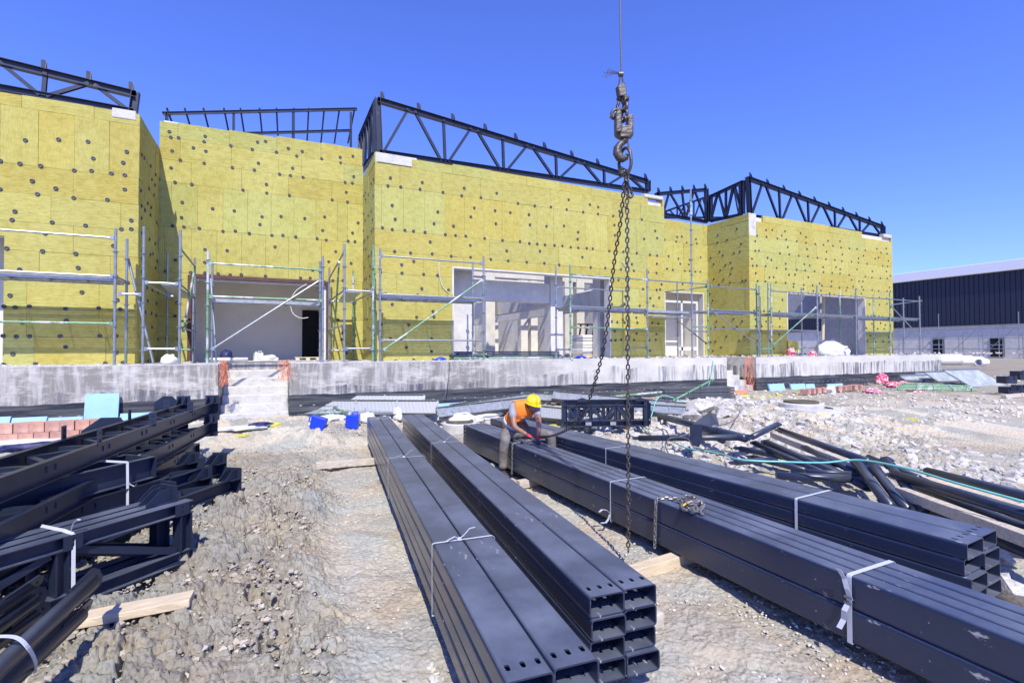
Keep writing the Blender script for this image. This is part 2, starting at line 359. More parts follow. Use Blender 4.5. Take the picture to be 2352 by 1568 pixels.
def soil_mat():
    m = bpy.data.materials.new('soil'); m.use_nodes = True; N = m.node_tree.nodes; L = m.node_tree.links; b = N['Principled BSDF']
    b.inputs['Roughness'].default_value = .95; b.inputs['Specular IOR Level'].default_value = .2
    tc = N.new('ShaderNodeTexCoord'); at = N.new('ShaderNodeAttribute'); at.attribute_name = 'Tint'
    def noise(s, det=6, rg=.65):
        n = N.new('ShaderNodeTexNoise'); n.inputs['Scale'].default_value = s; n.inputs['Detail'].default_value = det; n.inputs['Roughness'].default_value = rg; L.new(tc.outputs['Object'], n.inputs[0]); return n.outputs[0]
    r = N.new('ShaderNodeValToRGB'); L.new(noise(.9), r.inputs[0]); e = r.color_ramp.elements
    e[0].position = .34; e[0].color = (.355, .31, .245, 1); e[1].position = .66; e[1].color = (.395, .385, .32, 1)
    e2 = e.new(.5); e2.color = (.375, .348, .285, 1)
    r2 = N.new('ShaderNodeValToRGB'); L.new(noise(22, 8, .75), r2.inputs[0]); r2.color_ramp.elements[0].position = .3; r2.color_ramp.elements[0].color = (.74, .72, .70, 1); r2.color_ramp.elements[1].position = .6; r2.color_ramp.elements[1].color = (1.12, 1.12, 1.12, 1)
    k = N.new('ShaderNodeMix'); k.data_type = 'RGBA'; k.blend_type = 'MULTIPLY'; k.inputs[0].default_value = 1; L.new(r.outputs[0], k.inputs[6]); L.new(r2.outputs[0], k.inputs[7])
    k2 = N.new('ShaderNodeMix'); k2.data_type = 'RGBA'; k2.blend_type = 'MULTIPLY'; k2.inputs[0].default_value = 1; L.new(k.outputs[2], k2.inputs[6]); L.new(at.outputs['Color'], k2.inputs[7])
    L.new(k2.outputs[2], b.inputs['Base Color'])
    bn = N.new('ShaderNodeBump'); bn.inputs['Strength'].default_value = .6; bn.inputs['Distance'].default_value = .025
    ad = N.new('ShaderNodeMath'); ad.operation = 'ADD'; L.new(noise(30, 8, .8), ad.inputs[0])
    v = N.new('ShaderNodeTexVoronoi'); v.inputs['Scale'].default_value = 30; L.new(tc.outputs['Object'], v.inputs[0]); L.new(v.outputs[0], ad.inputs[1])
    L.new(ad.outputs[0], bn.inputs['Height']); L.new(bn.outputs[0], b.inputs['Normal'])
    return m
M['soil'] = soil_mat()
M['rock'] = mat('white_rubble', (.50, .475, .435), .9, 0, .15, 5, .5, 14, [((.30, .27, .23), 3, .50, .64)])
M['pebble'] = mat('pebble_grey', (.50, .47, .42), .9, 0, .3, 3, .2, 30, tint=True)

def perf_mat():       # deck sheet with punched holes
    m = bpy.data.materials.new('perforated_deck'); m.use_nodes = True; N = m.node_tree.nodes; L = m.node_tree.links; b = N['Principled BSDF']
    b.inputs['Base Color'].default_value = (.33, .34, .34, 1); b.inputs['Metallic'].default_value = .6; b.inputs['Roughness'].default_value = .45
    tc = N.new('ShaderNodeTexCoord'); sp = N.new('ShaderNodeSeparateXYZ'); L.new(tc.outputs['Object'], sp.inputs[0])
    def mth(op, a, bb=None):
        k = N.new('ShaderNodeMath'); k.operation = op
        for i, x in enumerate((a, bb)):
            if x is None: continue
            if isinstance(x, (int, float)): k.inputs[i].default_value = x
            else: L.new(x, k.inputs[i])
        return k.outputs[0]
    def cell(v): return mth('SUBTRACT', mth('FRACT', mth('MULTIPLY', v, 1/.032)), .5)
    x = cell(sp.outputs[0]); y = cell(sp.outputs[1])
    d = mth('SQRT', mth('ADD', mth('MULTIPLY', x, x), mth('MULTIPLY', y, y)))
    L.new(mth('GREATER_THAN', d, .27), b.inputs['Alpha'])
    return m
M['perf'] = perf_mat()

# ---------------------------------------------------------------- ground: one sheet, finer near the camera
def build_ground():
    na = 1000
    ang = np.concatenate([np.linspace(-180, -44, 50, endpoint=False), np.linspace(-44, 66, na), np.linspace(66.5, 180, 50, endpoint=False)])
    # azimuth measured from +Y towards +X
    rad = np.concatenate([[.02, .5, .9], 1.2*np.exp(np.linspace(0, math.log(16/1.2), 820)), 16*np.exp(np.linspace(.01, math.log(1500/16), 90))])
    A, RR = np.meshgrid(np.radians(ang), rad)
    X = RR*np.sin(A); Y = RR*np.cos(A)
    z = gbase(X, Y)
    d = X*FW.x+Y*FW.y; near = 1-sm(13, 20, RR)
    cm = clodmask(X, Y)
    wx = X+.10*(vnoise(X*5, Y*5, 11)-.5)+.03*(vnoise(X*22, Y*22, 18)-.5); wy = Y+.10*(vnoise(X*5, Y*5, 12)-.5)+.03*(vnoise(X*22, Y*22, 19)-.5)
    f1, f2, h = worley(wx*2.6, wy*2.6, 1); g = sm(0, .14, f2-f1)
    p1, p2, hp = worley(wx*8, wy*11, 2); gp = sm(0, .22, p2-p1)
    q1, q2, hq = worley(wx*20, wy*28, 4); gq = sm(0, .25, q2-q1)
    rough = .35+.9*vnoise(X*.8, Y*.8, 33)
    soft = fbm(X*1.6, Y*1.6, 5, 40)-.5
    holes = sm(.62, .74, fbm(X*3.1+5, Y*3.1, 3, 44))
    z = z+near*(.10*soft+.025*(fbm(X*6, Y*6, 4, 45)-.5)*2)
    z = z+near*cm*rough*(.085*g*(.3+h)+.050*gp*(.3+hp)+.026*gq*(.3+hq)-.17*holes-.08+.16*(fbm(wx*2.2+9, wy*2.2, 3, 47)-.5))
    rid = 1-2*np.abs(fbm(X*16, Y*21, 4, 81)-.5)*2.2; jit = hsh(np.round(X*4000), np.round(Y*4000), 3)-.5
    z = z+near*cm*(.010*rid*(.4+.8*hp)+.0006*jit)+near*(1-cm)*.0008*jit
    oth = (1-cm)*near
    far_clod = sm(6.5, 9, d)*(.3+.7*sm(.45, .6, fbm(X*.5, Y*.5, 3, 61)))
    z = z+oth*((.006+.055*far_clod)*gp*(.3+hp)+(.007+.008*far_clod)*gq*hq+.03*(fbm(X*2.2, Y*2.2, 4, 50)-.5))
    z = z+(1-near)*.14*(fbm(X*.25, Y*.25, 4, 60)-.5)*2*sm(16, 26, RR)
    z = z-(X > 9)*0
    # tint: greenish grey and brown clods, pale dry path
    t1 = fbm(X*.9, Y*.9, 4, 70); t2 = fbm(X*2.7, Y*2.7, 3, 71)
    br = .92+.22*(hp-.5)*cm+.25*(t1-.5)
    br = br*(1-.17*cm)
    pale = (1-cm)*(1-sm(7, 10, d)); br = br*(1+.22*pale)
    wdust = sm(8.6, 10.5, d)*(1-sm(12, 20, d))*sm(.42, .55, t2); br = br*(1+.45*wdust)
    nf_ = 1-.75*sm(9, 16, d); red = 1+.13*nf_*(t2-.5)*2; blu = 1-.15*nf_*(t2-.5)*2
    dry = .6*sm(10, 30, RR); br = br*(1-.18*sm(12, 22, d)*(1-sm(60, 90, RR)))
    Rr = br*(red+.12*dry); G = br*(1+.02*dry); B = br*(blu-.10*dry)
    V = np.stack([X, Y, z], -1).reshape(-1, 3)
    nr, nc = X.shape
    i = np.arange(nr-1)[:, None]*nc+np.arange(nc)[None, :]; jn = (np.arange(nc)+1) % nc
    i2 = np.arange(nr-1)[:, None]*nc+jn[None, :]
    F = np.stack([i, i2, i2+nc, i+nc], -1).reshape(-1, 4)[:, ::-1]
    me = bpy.data.meshes.new('ground'); me.vertices.add(len(V)); me.vertices.foreach_set('co', V.ravel())
    me.loops.add(len(F)*4); me.loops.foreach_set('vertex_index', F.ravel()); me.polygons.add(len(F))
    me.polygons.foreach_set('loop_start', np.arange(len(F))*4); me.polygons.foreach_set('use_smooth', (RR.reshape(-1)[F[:, 0]] > 0))
    me.update(calc_edges=True); me.materials.append(M['soil'])
    C = np.stack([Rr, G, B, np.ones_like(B)], -1).reshape(-1, 4).astype(np.float32)
    a = me.color_attributes.new('Tint', 'FLOAT_COLOR', 'POINT'); a.data.foreach_set('color', C.ravel())
    o = bpy.data.objects.new('ground', me); col.objects.link(o); o['kind'] = 'structure'
build_ground()

# ---------------------------------------------------------------- the insulated building
YF, YR, YP, ZP, ZT = 13.7, 15.8, 12.2, 1.62, 7.32
XA = PY(316, 700, YF).x                    # right corner of the left block
XB0 = XA
XC0 = PY(861, 700, YF).x; XC1 = PY(1527, 700, YF).x
XD0 = PY(1722, 700, YF).x; XD1 = PY(2051, 700, YF).x
bld = thing('unfinished_building', (XC0, YF, ZP), 'long single storey building under construction clad in yellow insulation boards with dark roof trusses', 'building')
def sub_rect(r, o):
    x0, y0, x1, y1 = r; a0, b0, a1, b1 = o
    if a0 >= x1 or a1 <= x0 or b0 >= y1 or b1 <= y0: return [r]
    out = []
    if a0 > x0: out.append((x0, y0, a0, y1))
    if a1 < x1: out.append((a1, y0, x1, y1))
    m0, m1 = max(x0, a0), min(x1, a1)
    if b0 > y0: out.append((m0, y0, m1, b0))
    if b1 < y1: out.append((m0, b1, m1, y1))
    return out
DISC = []          # (pos, normal)
def tintc(rr, v):
    t = rr.random(); k = rr.uniform(.93, 1.05)
    if t < .14: c = (.95, 1.02, 1.04)          # greener, paler
    elif t < .40: c = (1.03, .97, .82)         # orange
    else: c = (1, 1, .95)
    return (c[0]*k, c[1]*k, c[2]*k, v)
def insul(name, o, ax, L, z0, zt, n, openings=(), seed=1, hidden=None, bare=()):
    """wall in the plane through o along ax (unit), outward normal n; zt(u) is the height of its top edge"""
    rr = random.Random(seed); o = Vector(o); ax = Vector(ax); n = Vector(n); mb = MB(); cb = MB()
    P = lambda u, v, off: Vector((o.x, o.y, 0))+ax*u+Vector((0, 0, v))+n*off
    def slab(b, r, off0, off1, c=None, jit=0):
        x0, y0, x1, y1 = r
        js = [rr.uniform(-jit, jit) for _ in range(4)]
        q = [(x0, y0), (x1, y0), (x1, y1), (x0, y1)]
        vs = [P(u, v, off0) for u, v in q]+[P(u, v, off1+j) for (u, v), j in zip(q, js)]
        fs = [(4, 5, 6, 7), (0, 1, 5, 4), (1, 2, 6, 5), (2, 3, 7, 6), (3, 0, 4, 7), (3, 2, 1, 0)]
        if ax.cross(Vector((0, 0, 1))).dot(n) < 0: fs = [f[::-1] for f in fs]
        b.add(vs, fs, c)
    top = max(zt(0), zt(L))
    # concrete behind
    rs = [(.08, z0, L-.08, top-.12)]
    for op in openings: rs = [q for r in rs for q in sub_rect(r, op)]
    for r in rs: slab(cb, r, -.28, -.075)
    rows = []; v = z0
    while v < top-.02:
        vert = rr.random() < .22 and v > z0+1 and v+1.2 < top
        h = 1.2 if vert else .6
        rows.append((v, h, vert)); v += h
    for v, h, vert in rows:
        u = -rr.uniform(0, 1.1); wd = .6 if vert else 1.2
        while u < L:
            t = tintc(rr, 1.0 if vert else 0.0) if rr.random() < .5 or 'lt' not in dir() else lt
            lt = t
            r0 = (max(u, 0), v, min(u+wd*(.5 if rr.random() < .08 else 1), L), min(v+h, top)); un = u+wd if r0[2] >= min(u+wd, L)-1e-6 else r0[2]
            g = .0025; rs = [(r0[0]+g, r0[1]+g, r0[2]-g, r0[3]-g)]
            for op in openings: rs = [q for r in rs for q in sub_rect(r, op)]
            for r in rs:
                if r[2]-r[0] < .02 or r[3]-r[1] < .02: continue
                if any(b_[0] < (r[0]+r[2])/2 < b_[2] and b_[1] < (r[1]+r[3])/2 < b_[3] for b_ in bare): continue
                ztop = min(r[3], zt((r[0]+r[2])/2)-rr.uniform(0, .05)) if r[3] > top-.3 else r[3]
                if ztop <= r[1]: continue
                slab(mb, (r[0], r[1], r[2], ztop), -.07, rr.uniform(.0, .009), t, .003)
                cu, cv = (r[0]+r[2])/2, (r[1]+ztop)/2
                if r[2]-r[0] > .3 and ztop-r[1] > .3:
                    pts = [(r[0]+.02, r[1]+.02)]+([(cu+rr.uniform(-.1, .1), cv+rr.uniform(-.1, .1))] if rr.random() < .8 else [])
                    if vert and rr.random() < .6: pts.append((cu, r[1]+.02))
                    if not vert and rr.random() < .8: pts.append((cu+rr.uniform(-.05, .05), r[1]+.02))
                    if not vert and r[2]-r[0] > 1 and rr.random() < .45: pts.append((cu+rr.choice((-.32, .32)), cv+rr.uniform(-.12, .12)))
                    if vert and rr.random() < .6: pts.append((cu+rr.uniform(-.12, .12), cv+rr.choice((-.3, .3))))
                    for a, b_ in pts:
                        a += rr.uniform(-.03, .03); b_ += rr.uniform(-.02, .02)
                        if .05 < a < L-.05: DISC.append((P(a, b_, .012), n.copy()))
            u = un
    wl = cb.build('wall', M['conc'], bld)
    mb.build('insulation', M['wool'], wl)
    return wl
WA0 = PY(-700, 700, YF).x
opA = (0, ZP, PY(8, 700, YF).x-WA0, PY(8, 541, YF).z)
def flat(z): return lambda u: z
Q = lambda px, Y: PY(px, 700, Y).x
insul('wall', (WA0, YF, 0), (1, 0, 0), XA-WA0, ZP, flat(ZT), (0, -1, 0), [opA], 3)
insul('wall', (XA, YF, 0), (0, 1, 0), YR-YF+.6, ZP, flat(ZT), (1, 0, 0), [], 4)
zB = lambda X: 0
ZB0 = PY(365, 275, YR).z; ZB1 = PY(826, 338, YR).z
oBz = PY(440, 634, YR).z
opB = (Q(436, YR)-XA, ZP, Q(752, YR)-XA, PY(600, 640, YR).z)
insul('wall', (XA, YR, 0), (1, 0, 0), XC0-XA, ZP, lambda u: ZB0+(ZB1-ZB0)*u/(XC0-XA), (0, -1, 0), [opB], 5)
insul('wall', (XC0, YR, 0), (0, -1, 0), YR-YF, ZP, flat(ZT), (-1, 0, 0), [], 6)
opC = (Q(1040, YF)-XC0, ZP, Q(1402, YF)-XC0, PY(1040, 613, YF).z)
insul('wall', (XC0, YF, 0), (1, 0, 0), XC1-XC0, ZP, flat(ZT), (0, -1, 0), [opC], 17, bare=[(0, ZT-.25, 1.2, ZT), (9.2, ZT-.2, 11, ZT)])
insul('wall', (XC1, YF, 0), (0, 1, 0), YR-YF, ZP, flat(ZT), (1, 0, 0), [], 8)
opE = (Q(1527, YR)-XC1, ZP, Q(1616, YR)-XC1, PY(1570, 671, YR).z)
insul('wall', (XC1, YR, 0), (1, 0, 0), XD0-XC1, ZP, flat(ZT), (0, -1, 0), [opE], 9)
insul('wall', (XD0, YR, 0), (0, -1, 0), YR-YF, ZP, flat(ZT), (-1, 0, 0), [], 10)
opD = (Q(1808, YF)-XD0, ZP, Q(1987, YF)-XD0, PY(1808, 672, YF).z)
insul('wall', (XD0, YF, 0), (1, 0, 0), XD1-XD0, ZP, flat(ZT), (0, -1, 0), [opD], 11, bare=[(0, ZT-.9, .45, ZT), (7.6, ZT-.2, 12, ZT)])
insul('wall', (XD1, YF, 0), (0, 1, 0), 2.2, ZP, flat(ZT), (1, 0, 0), [], 12)
# fixing discs
dm = MB(); dm.lathe((0, 0, 0), [(.001, .006), (.020, .006), (.024, .014), (.039, .011), (.043, .002), (.043, -.01)], 14)
DISC = [(p, n) for p, n in DISC if -60 < proj(p)[0] < 2400 and (n.y < -.5 or (p.x-0)*n.x+(p.y-0)*n.y < 0)]
DISC.sort(key=lambda a: a[0].length)
proto = None
for p, n in DISC[:100]:
    q = n.to_track_quat('Z', 'Y')
    if proto is None:
        proto = dm.build('fixing_disc', M['dwl'], None, True); o = proto
    else:
        o = proto.copy(); col.objects.link(o)
    o.parent = bld; o.location = p-org(bld); o.rotation_euler = q.to_euler()
rest = MB()
for p, n in DISC[100:]:
    mt = Matrix.Translation(p) @ n.to_track_quat('Z', 'Y').to_matrix().to_4x4()
    rest.add([mt @ Vector(v) for v in dm.v], dm.f)
o = rest.build('fixing_disc', M['dwl'], bld, True); o['kind'] = 'stuff'

MB().box((WA0, YF+1.2, ZP), (XA-1.0, YF+1.4, 7.0)).build('inner_wall', M['conc'], bld)
# reveals and rooms
def room(name, x0, x1, y0, y1, z0, z1, wallm, back=True, left=True, right=True, ceil=True, bx=None, bz=None):
    mb = MB()
    if left: mb.box((x0-.2, y0, z0), (x0, y1, z1))
    if right: mb.box((x1, y0, z0), (x1+.2, y1, z1))
    if ceil: mb.box((x0-.2, y0, z1), (x1+.2, y1, z1+.2))
    if back: mb.box((x0-.2, y1, z0), (x1+.2, y1+.2, z1+.2))
    return mb.build(name, wallm, bld)
xb0, xb1 = XA+opB[0], XA+opB[2]
yb = YR+.3; ybk = 19.0
zroom = PY(600, 640, YR).z+.25
rm = room('room', xb0-.5, xb1+2.6, yb, ybk, ZP, zroom, M['plaster'])
d0 = PY(694, 712, ybk); d1 = PY(742, 712, ybk)
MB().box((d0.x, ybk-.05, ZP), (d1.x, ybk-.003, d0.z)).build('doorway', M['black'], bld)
fr = MB()
for a, b in (((xb0-.05, YR-.03, ZP), (xb0+.03, YR+.28, opB[3])), ((xb1-.03, YR-.03, ZP), (xb1+.05, YR+.28, opB[3])), ((xb0+.03, YR-.03, opB[3]-.07), (xb1-.03, YR+.28, opB[3]+.03))): fr.box(a, b)
fr.build('opening_frame', mat('dark_red_primer', (.09, .04, .035), .7, 0, .3, 6), bld)
fr = MB()
for a, b in (((xb0+.032, YR+.1, ZP), (xb0+.09, YR+.16, opB[3]-.072)), ((xb1-.09, YR+.1, ZP), (xb1-.032, YR+.16, opB[3]-.072)), ((xb0+.09, YR+.1, opB[3]-.13), (xb1-.09, YR+.16, opB[3]-.072))): fr.box(a, b)
fr.build('window_frame', M['white'], bld)
# floor slab inside
MB().box((WA0, YF+.3, ZP-.3), (XD1+.0, 45, ZP-.01)).build('floor_slab', M['steps'], bld)
# concrete frame seen through the middle block
fc = MB()
xc0, xc1 = XC0+opC[0], XC0+opC[2]; zc = opC[3]
yf1 = YF+.75
def colm(x0, x1, y0, y1, z1=ZT-.3): fc.box((x0, y0, ZP), (x1, y1, z1))
a = lambda px, Y: PY(px, 700, Y).x
h = lambda py, Y, px=1175: PY(px, py, Y).z
colm(a(1030, yf1), a(1087, yf1), yf1, yf1+.45)
zb1, zb0 = PY(1180, 646, yf1).z, PY(1180, 692, yf1).z
fc.box((a(1087, yf1)+.002, yf1+.05, zb0), (a(1265, yf1)-.002, yf1+.40, zb1))
colm(a(1265, yf1), a(1293, yf1), yf1, yf1+.45)
colm(a(1378, yf1), a(1415, yf1), yf1, yf1+.45)
# bays running back
for y in (19.2, 24.5, 30.0):
    for px in ((1116, 1146), (1216, 1232), (1296, 1310)):
        w_ = .42; x = a(px[0], yf1)
        x = {1116: a(1116, 19.2), 1216: a(1205, 24.5), 1296: a(1298, 19.2)}[px[0]]+(0 if y < 20 else (.4))
        fc.box((x, y, ZP), (x+w_, y+.45, 6.6))
    fc.box((XC0-4, y+.05, 5.0), (XC1+6, y+.40, 5.75))
for x in (a(1095, yf1)-.35, a(1272, yf1), a(1386, yf1)+.1, a(1386, yf1)+5.5):
    fc.box((x, yf1+.47 if x < XC1-1 else 18.5, 3.4), (x+.3, 34, 4.1))
fc.build('concrete_frame', M['conc'], bld, bev=.01)
bw = MB(); bw.box((XC0-8, 36, ZP), (XC1+16, 36.3, 4.6)); bw.box((XC0-8, 36, 5.0), (XC1+16, 36.3, 6.2))
for i in range(16): bw.box((XC0-8+i*2.1, 35.8, ZP), (XC0-7.6+i*2.1, 35.99, 6.6))
bw.box((XC1+1.2, YF+2.4, ZP), (XC1+1.5, 35.7, 4.3))
bw.box((XC1+1.2, YF+2.4, 4.9), (XC1+1.5, 35.7, 6.6))
bw.build('rear_wall', M['conc'], bld)
# entrance between the two right-hand blocks
xe0, xe1 = XC1+opE[0], XC1+opE[2]; ze = opE[3]
rm = MB(); rm.box((xe0+.02, YR+1.6, ZP), (xe1+2.5, YR+1.8, ze+.3)); rm.box((xe1+.02, YR+.3, ZP), (xe1+.2, YR+1.59, ze+.3)); rm.box((xe0, YR+.3, ze+.31), (xe1+2, YR+1.8, ze+.5)); rm.build('inner_wall', M['plaster'], bld)
dr = MB()
ww = xe1-xe0
for u in (.02, .46, .86): dr.box((xe0+ww*u, YR+.12, ZP+.02), (xe0+ww*u+.09, YR+.2, ze-.35))
dr.box((xe0+ww*.02+.09, YR+.12, ze-.44), (xe1-.3, YR+.2, ze-.35)); dr.box((xe0+ww*.02, YR+.12, ZP+.25), (xe1-.3, YR+.195, ZP+.4))
dr.build('door_frame', M['white'], bld)
# room in the right-hand block, open at the back to the next building
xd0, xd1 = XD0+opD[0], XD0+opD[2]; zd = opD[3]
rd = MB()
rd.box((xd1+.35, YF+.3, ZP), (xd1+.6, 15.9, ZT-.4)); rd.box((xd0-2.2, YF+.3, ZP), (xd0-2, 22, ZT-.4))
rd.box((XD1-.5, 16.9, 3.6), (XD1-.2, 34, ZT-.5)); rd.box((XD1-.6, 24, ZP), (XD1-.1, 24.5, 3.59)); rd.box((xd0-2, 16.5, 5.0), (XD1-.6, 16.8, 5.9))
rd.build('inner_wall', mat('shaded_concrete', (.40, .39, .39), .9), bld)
for (x0, x1, zz, yy) in ((xc0, xc1, zc, YF), (xd0, xd1, zd, YF), (xe0, xe1, ze, YR)):
    rv = MB(); rv.box((x0-.02, yy-.012, zz-.03), (x1+.02, yy+.30, zz+.015)); rv.box((x1-.03, yy-.010, ZP), (x1+.015, yy+.31, zz-.031)); rv.box((x0-.015, yy-.010, ZP), (x0+.03, yy+.31, zz-.031))
    rv.build('opening_trim', M['conc'], bld)
# bare mortar patches at the corners
for a_, b_ in (((XC0+.02, YF-.001, ZT-.27), (XC0+1.15, YF+.02, ZT-.005)), ((XD0+.02, YF-.001, ZT-.9), (XD0+.43, YF+.02, ZT-.005)), ((XA-.5, YF-.02, ZT-.20), (XA-.06, YF+.1, ZT+.015)), ((XC1-.9, YF-.03, ZT-.06), (XC1-.05, YF+.2, ZT+.06)), ((XD1-.7, YF-.03, ZT-.12), (XD1-.05, YF+.2, ZT+.04))):
    mp = MB(); mp.box(a_, b_)
    mp.build('mortar_patch', M['steps'], bld, bev=.02)

# roof trusses ------------------------------------------------------
UP = Vector((0, 0, 1))
def truss(t0, t1, b0, b1, n, side, wd=.12, ht=.13, brackets=True, ends=(1, 1), nb=None, name='roof_truss', root=None, web=.075, bh=.22, first='d'):
    t0, t1, b0, b1 = map(Vector, (t0, t1, b0, b1)); side = Vector(side)
    mb = MB(); mb.ibar(t0, t1, wd, ht, UP, kind='I'); r = mb.build(name, M['rooftruss'], root or bld)
    b = MB(); b.ibar(b0, b1, wd, ht*.9, UP); b.build('bottom_chord', M['rooftruss'], r)
    T = lambda u: t0.lerp(t1, u); B = lambda u: b0.lerp(b1, u)
    sd_ = side
    def one(nm, p, q, w_, h_, up_): g_ = MB(); g_.ibar(p, q, w_, h_, up_); g_.build(nm, M['rooftruss'], r)
    for k, u in enumerate((0, 1)):
        if ends[k]: one('end_post', B(u), T(u)+UP*ht*.4, wd*1.1, .15, (t1-t0).normalized())
    for i in range(n):
        u0, u1, um = i/n, (i+1)/n, (i+.5)/n
        one('diagonal', B(u0+.01), T(um-.01), web, web, side); one('diagonal', T(um+.01), B(u1-.012), web, web, side)
        if i: one('vertical_post', B(u0), T(u0), web, web, side)
    if brackets:
        nb = nb or 2*n
        for i in range(nb+1):
            p = T((i+.12)/(nb+.24)); br = MB()
            br.plate([p+UP*.05-side*.0+(t1-t0).normalized()*.045, p+UP*.05-(t1-t0).normalized()*.045, p+UP*(.05+bh)-(t1-t0).normalized()*.045, p+UP*(.05+bh)+(t1-t0).normalized()*.03], side, .01)
            br.plate([p+UP*.05+(t1-t0).normalized()*.05, p+UP*.05+(t1-t0).normalized()*.05+side*.09, p+UP*(.05+bh)+(t1-t0).normalized()*.05], (t1-t0), .01)
            br.build('bracket', M['rooftruss'], r)
    return r
YT = YF+.22
sF = Vector((0, -1, 0))
truss(PY(-400, 45, YT), PY(312, 218, YT), PY(-400, 130, YT), PY(306, 258, YT), 3, sF, .14, .15, nb=6, ends=(0, 1))
truss(PY(867, 230, YT), PY(1488, 418, YT), PY(872, 350, YT), PY(1488, 440, YT), 5, sF, .14, .14, nb=9)
truss(PY(1718, 410, YT), PY(2028, 522, YT), PY(1722, 496, YT), PY(2028, 543, YT), 5, sF, .15, .15, nb=9)
xs = XC0+.25; sL = Vector((-1, 0, 0))
truss(PX(862, 236, xs), PX(826, 318, xs), PX(860, 352, xs), PX(829, 396, xs), 3, sL, .12, .13, brackets=False)
YT2 = YR+.22
truss(PY(1508, 446, YT2), PY(1622, 436, YT2), PY(1522, 492, YT2), PY(1624, 510, YT2), 2, sF, .13, .14, nb=4)
xs = XD0+.2
truss(PX(1632, 452, xs), PX(1706, 418, xs), PX(1632, 508, xs), PX(1706, 492, xs), 2, sL, .12, .13, brackets=False)
truss(PY(1516, 490, 24), PY(1700, 425, 24), PY(1516, 500, 24), PY(1700, 500, 24), 5, sF, .14, .13, brackets=False)
# trusses deeper inside
for yy in (22, 27, 32):
    truss((XC0-3, yy, 7.6), (XC1+5, yy, 6.9), (XC0-3, yy, 6.2), (XC1+5, yy, 6.2), 9, sF, .13, .13, brackets=False)
# light posts and rails behind the recessed block
YB2 = YR+1.6
g1 = MB(); ga = PY(373, 261, YB2); gb_ = PY(820, 251, YB2)
g1.ibar(ga, gb_, .07, .09); r1 = g1.build('light_roof_rail', M['navy'], bld)
g2 = MB(); g2.ibar(PY(560, 307, YB2), PY(806, 300, YB2), .06, .08)
g2.build('lower_rail', M['navy'], r1)
for px in (383, 537, 673, 806):
    g3 = MB(); p = PY(px, 258, YB2); g3.ibar(p, (p.x, p.y, ZT-.4), .09, .07); g3.build('post', M['navy'], r1)
YB3 = YB2+2.4
for i, px in enumerate((383, 424, 467, 514, 552, 596, 635, 675, 709, 745, 780, 815)):
    g3 = MB(); p = PY(px, 248, YB2); q = PY(px+(i < 7)*(7-i)*4.2-(i > 7)*(i-7)*4, 330, YB2+.5); g3.ibar(p, q, .05, .05, (0, 1, 0)); g3.build('purlin', M['navy'], r1)

# ---------------------------------------------------------------- platform with its two flights of steps
XL0 = Q(502, YP); XL1 = Q(665, YP); XR0 = Q(1668, YP); XR1 = Q(1735, YP); XE = Q(2160, YP)
pl = thing('concrete_platform', (XL1, YP, 0), 'long raised concrete platform with black bitumen along its foot below the yellow walls', 'platform')
yn = YP+2.1
pm = MB()
for x0, x1, y0 in ((WA0-6, XL0, YP), (XL1, XR0, YP), (XR1, XE, YP)): pm.box((x0, y0, -.3), (x1, yn, ZP))
pm.box((WA0-6, yn+.001, -.3), (XE-.001, YF+.29, ZP-.002))
pm.build('retaining_wall', M['plinth'], pl)
cp = MB()
for x0, x1 in ((WA0-6, XL0), (XL1, XR0), (XR1, XE)): cp.box((x0+.003, YP+.01, ZP+.001), (x1-.003, YR, ZP+.012))
cp.box((XL0, YP+2.1, ZP+.001), (XL1, YR, ZP+.010)); cp.box((XR0, YP+2.1, ZP+.001), (XR1, YR, ZP+.010))
cp.build('top_screed', M['steps'], pl)
def steps(x0, x1, zb, y0):
    n = 7; rz = (ZP-zb)/n; rr = random.Random(3)
    st = MB()
    for i in range(n):
        yy = y0+i*.285
        st.box((x0+.004, yy, -.2), (x1-.004, yn-.002 if i == n-1 else yy+.285+.0, zb+(i+1)*rz-.004*0-.006*(i == n-1)))
    o = st.build('steps', M['steps'], pl, bev=.02); return o
steps(XL0, XL1, .36, YP+.12); steps(XR0, XR1, .48, YP+.12)
# skirting of the lower trim: small fixings on the membrane
fx = MB()
x = WA0
while x < XE:
    if not (XL0-.05 < x < XL1+.05 or XR0-.05 < x < XR1+.05): fx.box((x, YP-.012, .66), (x+.05, YP-.001, .685))
    x += .28
tag(fx.build('membrane_fixings', M['deckside'], pl), kind='stuff')

# dark clad building far right ---------------------------------------
XW = 81.0
wb = thing('warehouse', (XW, 30, .7), 'dark navy clad warehouse with white roof edge beyond the right end of the platform', 'building')
y0, y1 = PX(2352*1.25, 800, XW).y, 130
zc0 = PX(2352, 742, XW).z; 
def zr(y):
    a1 = PX(2352, 616, XW); a0 = PX(2054, 654, XW); return a1.z+(a0.z-a1.z)*(y-a1.y)/(a0.y-a1.y)
zrA = (zr(y0)+zr(70))/2
cl = MB(); y = y0; 
while y < y1:
    yy = min(y+.5, y1); zt_ = min(PX(2352, 618, XW).z, 99); 
    cl.add([(XW, y, zc0), (XW, y+.4, zc0), (XW, y+.4, zt_), (XW, y, zt_), (XW+.07, y+.4, zc0), (XW+.07, y+.5, zc0), (XW+.07, y+.5, zt_), (XW+.07, y+.4, zt_), (XW, y+.5, zc0), (XW, y+.5, zt_)],
           [(0, 3, 2, 1), (1, 2, 7, 4), (4, 7, 6, 5), (5, 6, 9, 8)]); y += .5
cl.box((XW+.2, y0, zc0), (XW+30, y1, zt_)); cl.build('cladding', M['cladding'], wb)
rf = MB(); rf.box((XW-.5, y0-1, zt_+.002), (XW+30, y1, zt_+1.25)); rf.build('roof', M['roofw'], wb, bev=.05)
